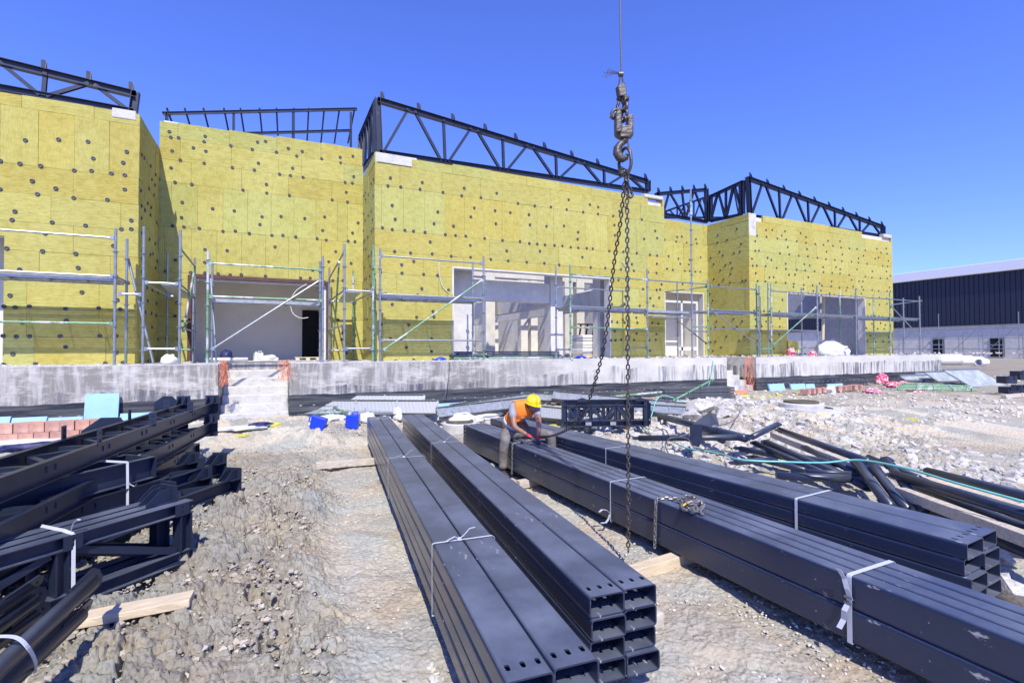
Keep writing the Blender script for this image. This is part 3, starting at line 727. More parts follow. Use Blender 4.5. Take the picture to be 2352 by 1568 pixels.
lw = MB(); lw.box((XW+.3, y0, .2), (XW+29, y1, zc0-.01)); lw.build('wall', M['conc'], wb)
for px0, px1 in ((2140, 2166), (2272, 2304)):
    p0 = PX(px0, 776, XW); p1 = PX(px1, 776, XW); f_ = MB()
    f_.box((XW+.22, p1.y, .9), (XW+.297, p0.y, p0.z)); d_ = f_.build('door', M['black'], wb)
    f_ = MB(); mz = .9+(p0.z-.9)*.6; f_.box((XW+.15, p1.y-.1, mz), (XW+.21, p0.y+.1, mz+.12)); f_.box((XW+.15, p1.y-.1, mz+.9), (XW+.21, p0.y+.1, mz+1.0)); f_.build('door_bar', M['galv'], d_)
wc = thing('scaffold', (XW-1.2, 30, .7), 'long thin galvanised scaffold standing against the foot of the dark clad warehouse', 'scaffold')
st = MB(); lg = MB()
for px in range(1880, 2400, 46):
    p = PX(px, 760, XW-1.5); st.tube((p.x, p.y, .5), (p.x, p.y, p.z+(2.3 if (px//46) % 4 == 2 else 0)), .05, 6)
    st.tube((p.x+1, p.y, .5), (p.x+1, p.y, p.z-.4), .05, 6); lg.tube((p.x, p.y, p.z-.6), (p.x+1, p.y, p.z-.6), .04, 5)
st.build('standard', M['galv'], wc)
p0 = PX(1880, 760, XW-1.5); p1 = PX(2440, 758, XW-1.5)
for z in (1.9, 3.2, 4.4): lg.tube((p0.x, p0.y, z), (p1.x, p1.y, z), .045, 6)
for i in range(8):
    f_ = p0.lerp(p1, i/8); g_ = p0.lerp(p1, (i+.8)/8); lg.tube((f_.x, f_.y, 1.2), (g_.x, g_.y, 4.2), .035, 5)
lg.build('ledger', M['galv'], wc)
# ---------------------------------------------------------------- scaffolds
SC_C = {'g': 'galv', 'G': 'galvg'}
def standard(root, x, y, top, m='g', lean=0):
    b = MB(); b.tube((x, y, ZP+.012), (x+lean, y, top), .026, 10)
    b.box((x-.06, y-.06, ZP+.013), (x+.06, y+.06, ZP+.022))
    z = ZP+.30
    while z < top-.15:
        b.lathe((x+lean*(z-ZP)/(top-ZP), y, z), [(.026, -.006), (.058, -.005), (.058, .005), (.026, .006)], 12)
        b.tube((x+lean*(z-ZP)/(top-ZP), y, z-.05), (x+lean*(z-ZP)/(top-ZP), y, z-.008), .031, 10); z += .5
    return b.build('standard', M[SC_C[m]], root, False)
def ledger(root, p, q, m='g', r=.022, nm='ledger'):
    p = Vector(p); q = Vector(q); d = (q-p).normalized(); b = MB(); b.tube(p+d*.03, q-d*.03, r, 8)
    for e in (p+d*.055, q-d*.055): b.bar(e-d*.03, e+d*.03, .05, .075)
    return b.build(nm, M[SC_C[m]], root)
def deck(root, x0, x1, y0, y1, z):
    b = MB(); b.box((x0, y0, z), (x1, y1, z+.004)); o = b.build('deck', M['perf'], root)
    for yy in (y0, y1): e = MB(); e.bar((x0, yy, z-.03), (x1, yy, z-.03), .02, .075); e.build('deck_edge', M['deckside'], o)
    n = max(2, int(max(x1-x0, y1-y0)/.6))
    for i in range(n+1):
        e = MB()
        if x1-x0 > y1-y0: u = x0+(x1-x0)*i/n; e.box((u-.02, y0+.012, z-.035), (u+.02, y1-.012, z-.003))
        else: u = y0+(y1-y0)*i/n; e.box((x0+.0, u-.02, z-.035), (x1, u+.02, z-.003))
        e.build('cross_rib', M['deckside'], o)
    return o
YO, YI = YF-1.25, YF-.42
def top(px, py, Y): return PY(px, py, Y).z
def scaf(px, label): 
    return thing('scaffold', (PY(px, 700, YO).x, YO, ZP), label, 'scaffold', 'scaffolds along the yellow walls')
zd_ = ZP+1.80
# 1 left block
s = scaf(265, 'scaffold bay before the leftmost yellow wall with perforated deck and green low rail')
xo, xi = PY(264, 700, YO).x, PY(286, 700, YI).x
for x, y, t in ((xo, YO, top(265, 525, YO)), (xo, YI, top(287, 548, YI)), (xo-2.5, YO, 4.9), (xo-2.5, YI, 4.9)): standard(s, x, y, t)
zt_ = top(265, 547, YO)
ledger(s, (xo-2.5, YO, zt_), (xo, YO, zt_)); ledger(s, (xo-2.5, YO, zd_), (xo, YO, zd_)); ledger(s, (xo-2.5, YO, ZP+.85), (xo, YO, ZP+.85), 'G')
ledger(s, (xo, YO, zd_), (xo, YI, zd_)); ledger(s, (xo-2.5, YO, zd_), (xo-2.5, YI, zd_)); ledger(s, (xo-5, YO, zt_), (xo-2.5, YO, zt_))
deck(s, xo-2.46, xo-.04, YO+.07, YI-.04, zd_-.02)
# 2 tower in the corner between the two left walls
s = scaf(370, 'small scaffold tower with a narrow plank in the shaded corner left of the doorway')
x0, x1 = PY(329, 700, YO).x, PY(413, 700, YO).x; Yb = YR-.5
xb = PY(447, 700, Yb).x; xa = PY(384, 700, Yb).x
for x, y, t, m in ((x0, YO, top(329, 520, YO), 'g'), (x1, YO, top(413, 528, YO), 'g'), (xa, Yb, top(384, 580, Yb), 'g'), (xb, Yb, top(447, 592, Yb), 'g')): standard(s, x, y, t, m)
z2 = top(370, 650, YO)
ledger(s, (x0, YO, z2), (x1, YO, z2)); ledger(s, (x0, YO, ZP+.34), (x1, YO, ZP+.34)); ledger(s, (xa, Yb, z2), (xb, Yb, z2)); ledger(s, (xa, Yb, ZP+.33), (xb, Yb, ZP+.33), 'G')
ledger(s, (x0, YO, z2), (xa, Yb, z2)); ledger(s, (x1, YO, z2), (xb, Yb, z2)); ledger(s, (x1, YO, top(413, 570, YO)), (xb, Yb, top(447, 612, Yb)), nm='brace'); ledger(s, (x1, YO, ZP+.8), (xb, Yb, ZP+.8))
ledger(s, (xo+.03, YO, top(290, 675, YO)), (x0, YO, top(290, 675, YO)))
ledger(s, (xb, Yb, top(447, 610, Yb)), (x1+.05, YO+.1, top(415, 760, YO)), 'G', nm='brace')
dk = MB(); dk.add([(x0+.30, YO+.05, z2-.01), (x1-.08, YO+.05, z2-.01), (xb-.02, Yb-.05, z2-.01), (xb-.42, Yb-.05, z2-.01)], [(0, 1, 2, 3)]); dk.plate([(x0+.30, YO+.05, z2-.03), (x1-.08, YO+.05, z2-.03), (xb-.02, Yb-.05, z2-.03), (xb-.42, Yb-.05, z2-.03)], (0, 0, 1), .03)
dk.build('plank', M['deckside'], s)
# 3 in front of the doorway
s = scaf(610, 'scaffold bay with one long diagonal brace in front of the grey doorway')
Y3 = YO+.25
x0, x1 = PY(477, 700, Y3).x, PY(741, 700, Y3).x; Yj = Y3+.8
for x, y, t, m in ((x0, Y3, top(477, 577, Y3), 'G'), (x1, Y3, top(741, 588, Y3), 'g'), (x0-.0, Yj, top(482, 600, Yj), 'g'), (x1, Yj, top(731, 600, Yj), 'g')): standard(s, x, y, t, m)
za = top(477, 604, Y3); ledger(s, (x0, Y3, za), (x1, Y3, za), 'G'); z3 = top(477, 680, Y3); ledger(s, (x0, Y3, z3), (x1, Y3, z3), 'G'); ledger(s, (x0, Yj, z3), (x1, Yj, z3))
ledger(s, (x0, Y3, z3), (x0, Yj, z3)); ledger(s, (x1, Y3, z3), (x1, Yj, z3))
ledger(s, PY(483, 804, Y3-.05), PY(739, 641, Y3-.05), nm='diagonal_brace'); deck(s, x0+.05, x1-.05, Y3+.3, Yj-.05, z3-.03)
# 4 corner between doorway and middle block
s = scaf(800, 'narrow scaffold tower with a small raised plank in the corner right of the doorway')
Yb = YR-.45
x0, x1 = PY(791, 700, YO).x, PY(857, 700, YO).x; xa, xb = PY(756, 700, Yb).x, PY(811, 700, Yb).x
for x, y, t, m in ((x0, YO, top(792, 560, YO), 'g'), (x1, YO, top(857, 563, YO), 'G'), (xa, Yb, top(757, 614, Yb), 'g'), (xb, Yb, top(812, 622, Yb), 'G')): standard(s, x, y, t, m)
z4 = top(825, 668, YO)
ledger(s, (x0, YO, z4), (x1, YO, z4)); ledger(s, (xa, Yb, z4), (xb, Yb, z4)); ledger(s, (x0, YO, z4), (xa, Yb, z4)); ledger(s, (x1, YO, z4), (xb, Yb, z4)); ledger(s, (x0, YO, ZP+.34), (x1, YO, ZP+.34)); ledger(s, (xa, Yb, ZP+.3), (xb, Yb, ZP+.3))
ledger(s, (x0, YO, top(792, 577, YO)), (xa, Yb, top(757, 640, Yb)), nm='brace'); ledger(s, (x0, YO, ZP+.9), (xa, Yb, ZP+.9), 'G')
ledger(s, (x0-.1, YO+.2, top(785, 600, YO+.2)), (xa+.1, Yb-.2, ZP+.4), 'G', nm='brace')
dk = MB(); dk.plate([(x0+.05, YO+.2, z4), (x1-.25, YO+.2, z4), (xb-.1, Yb-.1, z4), (xa+.25, Yb-.1, z4)], (0, 0, 1), .04); dk.build('plank', M['deckside'], s)
# 5 left part of the middle block
s = scaf(990, 'scaffold bay with dark perforated deck and diagonal brace left of the middle wide opening')
x0, x1 = PY(873, 700, YO).x, PY(1111, 700, YO).x
for x, y, t, m in ((x0, YO, top(873, 570, YO), 'g'), (x1, YO, top(1111, 588, YO), 'g'), (x0, YI, top(865, 592, YI), 'G'), (x1, YI, top(1090, 602, YI), 'g')): standard(s, x, y, t, m)
zz = top(873, 587, YO); ledger(s, (x0, YO, zz), (x1, YO, zz)); z5 = top(873, 675, YO); ledger(s, (x0, YO, z5), (x1, YO, z5)); ledger(s, (x0, YO, ZP+.55), (x1, YO, ZP+.55)); ledger(s, (x1, YO, z5), (x1, YI, z5)); ledger(s, (x0, YO, z5), (x0, YI, z5)); ledger(s, (x1, YO, ZP+.2), (x1, YI, ZP+.2), 'G')
ledger(s, PY(879, 805, YO-.06), PY(1110, 641, YO-.06), 'G', nm='diagonal_brace'); deck(s, x0+.05, x1-.05, YO+.06, YI-.05, z5-.02)
# 6 right part of the middle block
s = scaf(1400, 'scaffold bays behind the hanging chains at the right half of the middle yellow wall')
x0, x1 = PY(1310, 700, YO).x, PY(1487, 700, YO).x
for x, y, t, m in ((x0, YO, top(1310, 605, YO), 'G'), (x1, YO, top(1487, 618, YO), 'g'), (x0, YI, top(1290, 612, YI), 'g'), (x1-.1, YI, top(1440, 630, YI), 'G')): standard(s, x, y, t, m)
x2 = PY(1589, 700, YO).x
zz = top(1310, 630, YO); ledger(s, (x0, YO, zz), (x1, YO, zz), 'G'); ledger(s, (x1, YO, zz), (x2, YO, zz)); z6 = top(1310, 703, YO); ledger(s, (x0, YO, z6), (x1, YO, z6)); ledger(s, (x0, YO, ZP+.95), (x1, YO, ZP+.95), 'G'); ledger(s, (x0, YI, top(1290, 660, YI)), (x1-.1, YI, top(1290, 660, YI))); ledger(s, (x0, YO, z6), (x0, YI, z6)); ledger(s, (x0, YO, ZP+.3), (x0, YI, ZP+.3)); ledger(s, (x1, YO, ZP+.35), (x1-.1, YI, ZP+.35))
deck(s, x0+.05, x1-.05, YO+.06, YI-.05, z6-.02); deck(s, x1+.05, x2+.3, YO+.06, YI-.05, z6-.02)
# 7 tall post by the entrance
s = scaf(1600, 'scaffold with one very tall pole rising above the roof beside the glazed entrance')
xE = PY(1589, 700, YO).x; xF = PY(1626, 700, YO).x
for x, y, t, m in ((xE, YO, top(1585, 432, YO), 'g'), (xF, YO, top(1626, 640, YO), 'G'), (xF, YI+.6, top(1610, 650, YI+.6), 'g')): standard(s, x, y, t, m)
b = MB(); zq = top(1585, 432, YO); b.tube((xE, YO, zq-1.0), (xE, YO, zq-.35), .030, 10); b.build('green_pole_section', M['galvg'], s)
for z_, m in ((zz, 'g'), (z6, 'g'), (ZP+1.05, 'G'), (ZP+.9, 'g')): ledger(s, (xE, YO, z_), (xF, YO, z_), m)
ledger(s, (xF, YO, zz-.08), (xF-.6, YR-.5, zz-.1), 'G'); ledger(s, (xF, YO, z6), (xF, YI+.6, z6)); ledger(s, PY(1532, 716, YR-.6), PY(1624, 790, YO+.1), nm='diagonal_brace')
deck(s, xE-.9, xF+.1, YO+.95, YR-.6, z6-.12)
# 8 and 9 right block
s = scaf(1690, 'scaffold bay across the shaded side wall of the rightmost yellow block')
xG = PY(1738, 700, YO).x
for px, y, py, m in ((1738, YO, 652, 'G'), (1744, YO-.15, 656, 'g')): standard(s, PY(px, 700, y).x, y, top(px, py, y), m)
zk = top(1738, 665, YO); ledger(s, (xF+.1, YO, zk), (xG, YO, zk)); z8 = top(1738, 716, YO); ledger(s, (xF+.1, YO, z8), (xG, YO, z8)); ledger(s, (xF+.1, YO, ZP+1.0), (xG, YO, ZP+1.0))
ledger(s, PY(1640, 716, YO-.06), PY(1741, 792, YO-.06), nm='diagonal_brace'); deck(s, xF+.1, xG, YO+.05, YO+.6, z8-.02)
s = scaf(1900, 'long run of scaffold bays across the front of the rightmost yellow block')
P8 = [(1771, 652, 'G'), (1877, 655, 'g'), (1966, 663, 'g'), (2044, 672, 'G'), (2112, 680, 'g')]
P8i = [(1764, 650, 'g'), (1841, 660, 'g'), (1929, 668, 'G'), (2006, 676, 'G'), (2075, 684, 'g')]
X8 = [PY(p, 700, YO).x for p, _, _ in P8]; X8i = [PY(p, 700, YI).x for p, _, _ in P8i]
for (p, t, m), x in zip(P8, X8): standard(s, x, YO, top(p, t, YO), m)
for (p, t, m), x in zip(P8i, X8i): standard(s, x, YI, top(p, t, YI), m)
zz8 = top(1771, 668, YO)
for i in range(4):
    ledger(s, (X8[i], YO, zz8), (X8[i+1], YO, zz8)); ledger(s, (X8[i], YO, z8), (X8[i+1], YO, z8)); deck(s, X8[i]+.05, X8[i+1]-.05, YO+.06, YI-.06, z8-.02)
    ledger(s, (X8[i+1], YO, z8), (X8[i+1], YI, z8), 'G')
for i, z_ in ((0, ZP+1.0), (2, ZP+1.0)): ledger(s, (X8[i], YO, z_), (X8[i+1], YO, z_))
for i in (1, 3): ledger(s, (X8[i], YO, ZP+.35), (X8[i], YI, ZP+.35), 'G')
ledger(s, PY(1775, 793, YO-.06), PY(1875, 705, YO-.06), 'G', nm='diagonal_brace'); ledger(s, PY(2046, 702, YO-.06), PY(2110, 770, YO-.06), nm='diagonal_brace')
ledger(s, (X8[3], YO, zz8-.25), (X8[4]+.4, YO+.1, zz8+.05)); ledger(s, (XG_ if False else xG, YO, ZP+.3), (X8[0], YO, ZP+.3), 'G')
# loose poles in the corner
b = MB(); b.tube(PY(295, 596, YI+.1), PY(352, 832, YI-.1), .026, 8)
tag(b.build('pole', M['galv'], None, loc=PY(352, 832, YI-.1)), 'loose grey pole leaning against the corner of the leftmost yellow wall', 'pole')
b = MB(); b.tube(PY(484, 640, Yj), PY(497, 822, Yj-.3), .024, 8); tag(b.build('pole', M['galv'], None, loc=PY(497, 822, Yj-.3)), 'loose pole leaning inside the left edge of the grey doorway', 'pole')
b = MB(); b.bar(PY(1895, 812, YF+2), PY(1958, 700, YF+2), .16, .16); tag(b.build('pole', M['galv'], None, loc=PY(1895, 812, YF+2)), 'slanting metal prop inside the opening of the rightmost yellow block', 'prop')
b = MB(); b.tube(PY(1889, 812, YF+1), PY(1892, 678, YF+1), .07, 8); tag(b.build('post', M['wood'], None, loc=PY(1889, 812, YF+1)), 'upright timber post in the middle of the rightmost opening', 'post')
# hanging wires on the wall
def wire(name, pts, r, m, label, cat, group=None):
    b = MB(); pts = [Vector(p) for p in pts]; sm_ = []
    for i in range(len(pts)-1):
        p0 = pts[max(i-1, 0)]; p1 = pts[i]; p2 = pts[i+1]; p3 = pts[min(i+2, len(pts)-1)]
        for k in range(6):
            t = k/6; sm_.append(.5*((2*p1)+(p2-p0)*t+(2*p0-5*p1+4*p2-p3)*t*t+(3*p1-p0-3*p2+p3)*t**3))
    sm_.append(pts[-1]); b.path(sm_, r, 6)
    return tag(b.build(name, m, None, True, loc=pts[0]), label, cat, group)
wire('cable', [PY(x, y, YF-.04) for x, y in ((1009, 603), (1008, 620), (1012, 645), (1018, 660), (1031, 672))], .010, M['white'], 'thin pale cable hanging from the wall above the middle scaffold', 'cable')
wire('cable', [PY(x, y, YR-.1) for x, y in ((704, 652), (680, 668), (668, 692), (672, 718), (690, 730), (708, 729))], .012, M['white'], 'white cable curling in a half loop across the grey doorway', 'cable')
wire('cable', [PY(x, y, YF-.05) for x, y in ((1430, 600), (1441, 620), (1446, 660), (1436, 690), (1422, 703))], .012, M['white'], 'pale loop of cable on the yellow wall behind the hanging chains', 'cable')
# ---------------------------------------------------------------- box section tubes in four stacks
def tube_mesh(L, wd, ht, holes_side=False):
    """hollow rounded section along +Y, near end at y=0, slots cut near both ends"""
    def loop(w_, h_, r):
        pts = []
        for cx, cy, a0 in ((w_/2-r, h_/2-r, 0), (-w_/2+r, h_/2-r, 90), (-w_/2+r, -h_/2+r, 180), (w_/2-r, -h_/2+r, 270)):
            for k in range(5): a = R(a0+k*22.5); pts.append((cx+r*math.cos(a), cy+r*math.sin(a)))
        return pts
    t = .008; o = loop(wd, ht, .020); i = loop(wd-2*t, ht-2*t, .013); n = len(o); b = MB()
    vs = [(x, y, z) for y in (0, L) for x, z in o]+[(x, y, z) for y in (0, L) for x, z in i]
    fs = []
    for k in range(n):
        k2 = (k+1) % n
        fs.append((k, k2, n+k2, n+k)); fs.append((2*n+k2, 2*n+k, 3*n+k, 3*n+k2))
        fs.append((k2, k, 2*n+k, 2*n+k2)); fs.append((n+k, n+k2, 3*n+k2, 3*n+k))
    b.add(vs, fs); ob = b.build('tube', M['tube']); c = MB()
    for yc in (.085, L-.085):
        for xc in (-.32*wd, 0, .32*wd):
            pts = []
            for k in range(12):
                a = 2*math.pi*k/12; pts.append((xc+.011*math.cos(a), yc+.011*math.sin(a)+(.010 if math.sin(a) >= 0 else -.010)))
            m_ = len(pts); base = len(c.v); c.add([(x, y, -ht) for x, y in pts]+[(x, y, ht) for x, y in pts], [tuple(range(m_))[::-1], tuple(range(m_, 2*m_))]+[(q, (q+1) % m_, (q+1) % m_+m_, q+m_) for q in range(m_)])
    co = c.build('cut', M['tube']); bm = ob.modifiers.new('b', 'BOOLEAN'); bm.object = co; bm.solver = 'EXACT'
    dg = bpy.context.evaluated_depsgraph_get(); me = bpy.data.meshes.new_from_object(ob.evaluated_get(dg)); me.name = 'tube'
    bpy.data.objects.remove(ob); bpy.data.objects.remove(co)
    return me
TB = {}
def stack(x0, y0, x1, y1, ztop, ncol, nrow, wd, ht, tall, name, seed):
    """x0,y0 near left top corner of the stack; x1,y1 far left top corner; widths grow to the right"""
    p = Vector((x0, y0, 0)); q = Vector((x1, y1, 0)); d = (q-p); L = d.length; d.normalize(); s_ = Vector((d.y, -d.x, 0)); rr = random.Random(seed)
    w_, h_ = (ht, wd) if tall else (wd, ht)
    key = (round(L, 1), wd, ht)
    if key not in TB: TB[key] = tube_mesh(L, wd, ht)
    rown = ['top row', 'second row', 'third row', 'bottom row']
    if nrow == 2: rown = ['top row', 'bottom row']
    coln = {2: ['left', 'right'], 4: ['leftmost', 'second', 'third', 'rightmost']}[ncol]
    for r_ in range(nrow):
        jx = rr.uniform(-.008, .008)*(r_ > 0); 
        for c_ in range(ncol):
            o = bpy.data.objects.new('box_tube', TB[key]); col.objects.link(o)
            off = (c_+.5)*(w_+.004)+jx+rr.uniform(-.002, .002)
            sh = rr.uniform(-.03, .03)*(r_ > 0)+(.012*c_)
            base = p+s_*off+d*sh; base.z = ztop-(r_+.5)*(h_+.002)
            o.location = base; o.rotation_euler = (0, (R(90) if tall else 0), -math.atan2(d.x, d.y))
            if tall:
                o.matrix_world = Matrix.Translation(base) @ Matrix.Rotation(-math.atan2(d.x, d.y), 4, 'Z') @ Matrix.Rotation(R(90), 4, 'Y')
            tag(o, '%s box tube in the %s of %s' % (coln[c_], rown[r_], name), 'steel tube', 'steel box tubes stacked in the yard')
    return p, d, s_, L, w_, h_
Z1 = EYE-1.29
S1 = stack(.80, 1.78, 1.57, 10.0, Z1, 2, 4, .21, .115, False, 'the leftmost stack', 1)
S2 = stack(1.475, 2.2, 2.26, 10.0, Z1, 2, 4, .21, .115, False, 'the second stack from the left', 2)
S3 = stack(3.17, .6, 3.13, 8.8, EYE-1.38, 4, 2, .2, .112, True, 'the stack under the worker', 3)
S4 = stack(4.29, 1.78, 3.80, 9.1, EYE-1.34, 2, 4, .27, .115, False, 'the stack right of the worker', 4)
def strap(S, t, ncol, w_, h_, ztop, nrow, label, wd=.014, tail=True, one=False, skew=0):
    p, d, s_, L, ww, hh = S; W = ncol*(ww+.004); H = nrow*(hh+.002); e = .005
    c = p+d*(L*t); zt_, zb_ = ztop+e, ztop-H-e
    tw = lambda u, z, k=0: Vector((c.x, c.y, 0))+s_*u+d*(k)+Vector((0, 0, z))
    b = MB(); r = .014
    ring = [(-e, zb_), (-e, zt_-r), (-e+r*.3, zt_-r*.3), (r, zt_), (W-r, zt_), (W+e, zt_-r), (W+e, zb_), (-e, zb_)]
    for k in range(len(ring)-1):
        a, z0 = ring[k]; a2, z1 = ring[k+1]; A = tw(a, z0, skew*(a/W)); B_ = tw(a2, z1, skew*(a2/W))
        nrm = (B_-A).cross(d); b.plate([A-d*wd/2, B_-d*wd/2, B_+d*wd/2, A+d*wd/2], nrm, .0016)
    o = thing('strap', tw(0, zt_), label, 'strap', 'white straps round the steel bundles'); b.build('band', M['strap'], o)
    if tail:
        b = MB(); uu = W*.42
        for sg in (1, -1):
            pts = [tw(uu, zt_+.006), tw(uu+.03*sg, zt_+.03, -.01), tw(uu+.07*sg, zt_+.035+(.04 if sg > 0 else -.015), -.02), tw(uu+.10*sg, zt_+(.09 if sg > 0 else .02), -.05)]
            for k in range(3): b.plate([pts[k]-d*wd/2, pts[k+1]-d*wd/2, pts[k+1]+d*wd/2, pts[k]+d*wd/2], (pts[k+1]-pts[k]).cross(d), .0012)
        b.box(tw(uu, zt_+.002)-Vector((.014, .014, .002)), tw(uu, zt_+.010)+Vector((.014, .014, .002))); b.build('knot', M['strap'], o)
    return o
def tfor(S, px, py, z):
    p, d, s_, L, _, _ = S; q = PZ(px, py, z); return ((q-p).dot(d))/L
z2 = Z1; z3 = EYE-1.38; z4 = EYE-1.34
strap(S1, tfor(S1, 1000, 1248, Z1), 2, 0, 0, Z1, 4, 'white strap tied with a loose tail round the near half of the leftmost tube stack')
strap(S1, tfor(S1, 893, 1053, Z1), 2, 0, 0, Z1, 4, 'white tie knotted round the far half of the leftmost tube stack', .008)
strap(S1, tfor(S1, 845, 963, Z1), 2, 0, 0, Z1, 4, 'thin white tie round the far end of the leftmost tube stack', .008)
strap(S2, tfor(S2, 972, 1019, Z1), 2, 0, 0, Z1, 4, 'white tie round the second tube stack from the left, below the worker', .008)
strap(S3, tfor(S3, 1393, 1108, z3), 4, 0, 0, z3, 2, 'white strap with curled tails on the side of the stack the worker sits on', tail=False)
strap(S3, tfor(S3, 1949, 1321, z3), 4, 0, 0, z3, 2, 'broad white strap with buckle round the stack the worker sits on', .03, tail=False)
strap(S4, tfor(S4, 1393, 1030, z4), 2, 0, 0, z4, 4, 'thin white strap round the far half of the rightmost tube stack', .012, tail=False)
strap(S4, tfor(S4, 1842, 1142, z4), 2, 0, 0, z4, 4, 'broad white strap round the near half of the rightmost tube stack', .024, tail=False)
# curled ends of two straps, as parts of those straps
def curl(owner, base, pts, w3=.014):
    b = MB(); base = Vector(base)
    P_ = [base+Vector(q) for q in pts]
    for k in range(len(P_)-1): b.plate([P_[k]-Vector((0, w3, 0)), P_[k+1]-Vector((0, w3, 0)), P_[k+1]+Vector((0, w3, 0)), P_[k]+Vector((0, w3, 0))], (P_[k+1]-P_[k]).cross(Vector((0, 1, 0))), .0015)
    b.build('loose_end', M['strap'], owner)
st3 = [o for o in bpy.data.objects if o.get('label', '').startswith('white strap with curled')][0]
bb = st3.location; curl(st3, (bb.x-.012, bb.y, .14), [(0, 0, .05), (-.02, 0, 0), (-.05, 0, -.03), (-.10, .02, -.035)]); curl(st3, (bb.x-.012, bb.y, .2), [(0, 0, 0), (-.03, .02, .03), (-.07, .04, .035), (-.10, .05, .01)])
st3 = [o for o in bpy.data.objects if o.get('label', '').startswith('broad white strap with buckle')][0]
bb = st3.location; curl(st3, (bb.x-.010, bb.y, .38), [(0, -.01, 0), (-.015, .0, .06), (-.01, .02, .12), (-.03, .04, .17)], .016); curl(st3, (bb.x-.010, bb.y, .36), [(0, 0, 0), (-.03, .01, -.05), (-.02, .02, -.11), (-.05, .03, -.16)], .016)
b = MB(); b.box((bb.x-.022, bb.y-.022, .352), (bb.x-.008, bb.y+.022, .362)); b.box((bb.x-.022, bb.y-.022, .385), (bb.x-.008, bb.y+.022, .395)); b.build('buckle', M['chain2'], st3)

# timbers --------------------------------------------------------------
def timber(p, q, wd, ht, label, m='wood', bevel=.006):
    p = Vector(p); q = Vector(q); b = MB(); k = 6
    d = (q-p).normalized(); sd = d.cross(UP).normalized(); rr = random.Random(hash(label) % 999 if False else len(label))
    vs = []
    for i in range(k+1):
        c = p.lerp(q, i/k); jj = [rr.uniform(-.004, .004) for _ in range(4)]
        for (a, z), j in zip(((-1, -1), (1, -1), (1, 1), (-1, 1)), jj): vs.append(c+sd*(a*wd/2+j)+UP*(z*ht/2+j))
    fs = [(i*4+j, i*4+(j+1) % 4, i*4+4+(j+1) % 4, i*4+4+j) for i in range(k) for j in range(4)]+[(3, 2, 1, 0), tuple(k*4+j for j in range(4))]
    fs = [f[::-1] for f in fs]; b.add(vs, fs)
    return tag(b.build('timber', M[m], None, bev=bevel, loc=p), label, 'timber')
yT = PZ(1480, 1275, .1).y
q = PZ(1432, 1276, .08); r_ = PZ(1530, 1268, .08)
timber((q.x-.55, q.y-.30, .05), (4.9, r_.y+.05, .05), .11, .105, 'square pale timber bearer sticking out under the tube stack below the hanging chain')
q = PZ(725, 1075, .08); timber((q.x, q.y, gz(q.x, q.y)+.05), (2.9, q.y+.12, .055), .11, .10, 'pale timber bearer sticking out left under the far part of the leftmost tube stack', 'woodg')
q = PZ(165, 1452, .10); r_ = PZ(441, 1400, .12); timber((q.x, q.y, .17), (r_.x, r_.y, .20), .15, .055, 'split pale plank lying on the soil beside the grey pipes')
timber((1.2, 2.6, .05), (2.4, 2.72, .05), .10, .10, 'timber bearer hidden in the shade under the near ends of the two left tube stacks', 'woodg')
timber((3.0, 6.2, .05), (4.6, 6.35, .05), .10, .105, 'timber bearer in the shade under the tube stack beside the worker', 'woodg')

# chains ----------------------------------------------------------------
def links(b, pts, lw=.042, ll=.060, r=.0075, twist0=0):
    pts = [Vector(p) for p in pts]; seg = [0]
    for i in range(1, len(pts)): seg.append(seg[-1]+(pts[i]-pts[i-1]).length)
    tot = seg[-1]; pitch = ll-2.2*r; n = max(1, int(tot/pitch)); 
    def at(s):
        s = min(max(s, 0), tot)
        for i in range(1, len(seg)):
            if s <= seg[i]+1e-9: t = (s-seg[i-1])/max(seg[i]-seg[i-1], 1e-9); return pts[i-1].lerp(pts[i], t)
        return pts[-1]
    for k in range(n+1):
        s = tot*k/n; c = at(s); d = (at(s+pitch/2)-at(s-pitch/2)).normalized(); u = d.cross(Vector((.31, .9, .1))).normalized()
        v = d.cross(u); ang = (k % 2)*math.pi/2+.4+twist0; a = u*math.cos(ang)+v*math.sin(ang)
        loop = []; hw = lw/2-r; hl = ll/2-r-hw
        for j in range(10):
            th = 2*math.pi*j/10; loop.append(c+a*(hw*math.cos(th))+d*((hw*math.sin(th))+(hl if math.sin(th) > 0 else -hl)))
        b.path(loop, r, 5, closed=True)
def smooth(pts, n=8):
    pts = [Vector(p) for p in pts]; o = []
    for i in range(len(pts)-1):
        p0 = pts[max(i-1, 0)]; p1 = pts[i]; p2 = pts[i+1]; p3 = pts[min(i+2, len(pts)-1)]
        for k in range(n): t = k/n; o.append(.5*((2*p1)+(p2-p0)*t+(2*p0-5*p1+4*p2-p3)*t*t+(3*p1-p0-3*p2+p3)*t**3))
    o.append(pts[-1]); return o
HD = 4.46
hk = thing('crane_hook', PD(1437, 390, HD), 'rusty crane hook block with shackles and two long chains hanging from a wire rope', 'crane hook')
HS = HD/FPX          # metres per picture unit at the hook
b = MB(); b.path(smooth([PD(1423, -260, HD), PD(1424, 0, HD), PD(1427, 165, HD)]), .007, 8); b.build('wire_rope', M['rope'], hk)
b = MB(); b.path([PD(1427, 160, HD), PD(1421, 195, HD)], .007, 6); b.path([PD(1427, 165, HD), PD(1431, 190, HD)], .007, 6)
for k in range(3): b.lathe(PD(1427+k*2-3, 171, HD), [(.004, -.014), (.022, -.012), (.022, .012), (.004, .014)], 10, C3 @ Vector((1, .05, 0)))
b.build('rope_clamp', M['rope'], hk)
rr = random.Random(5); b = MB()
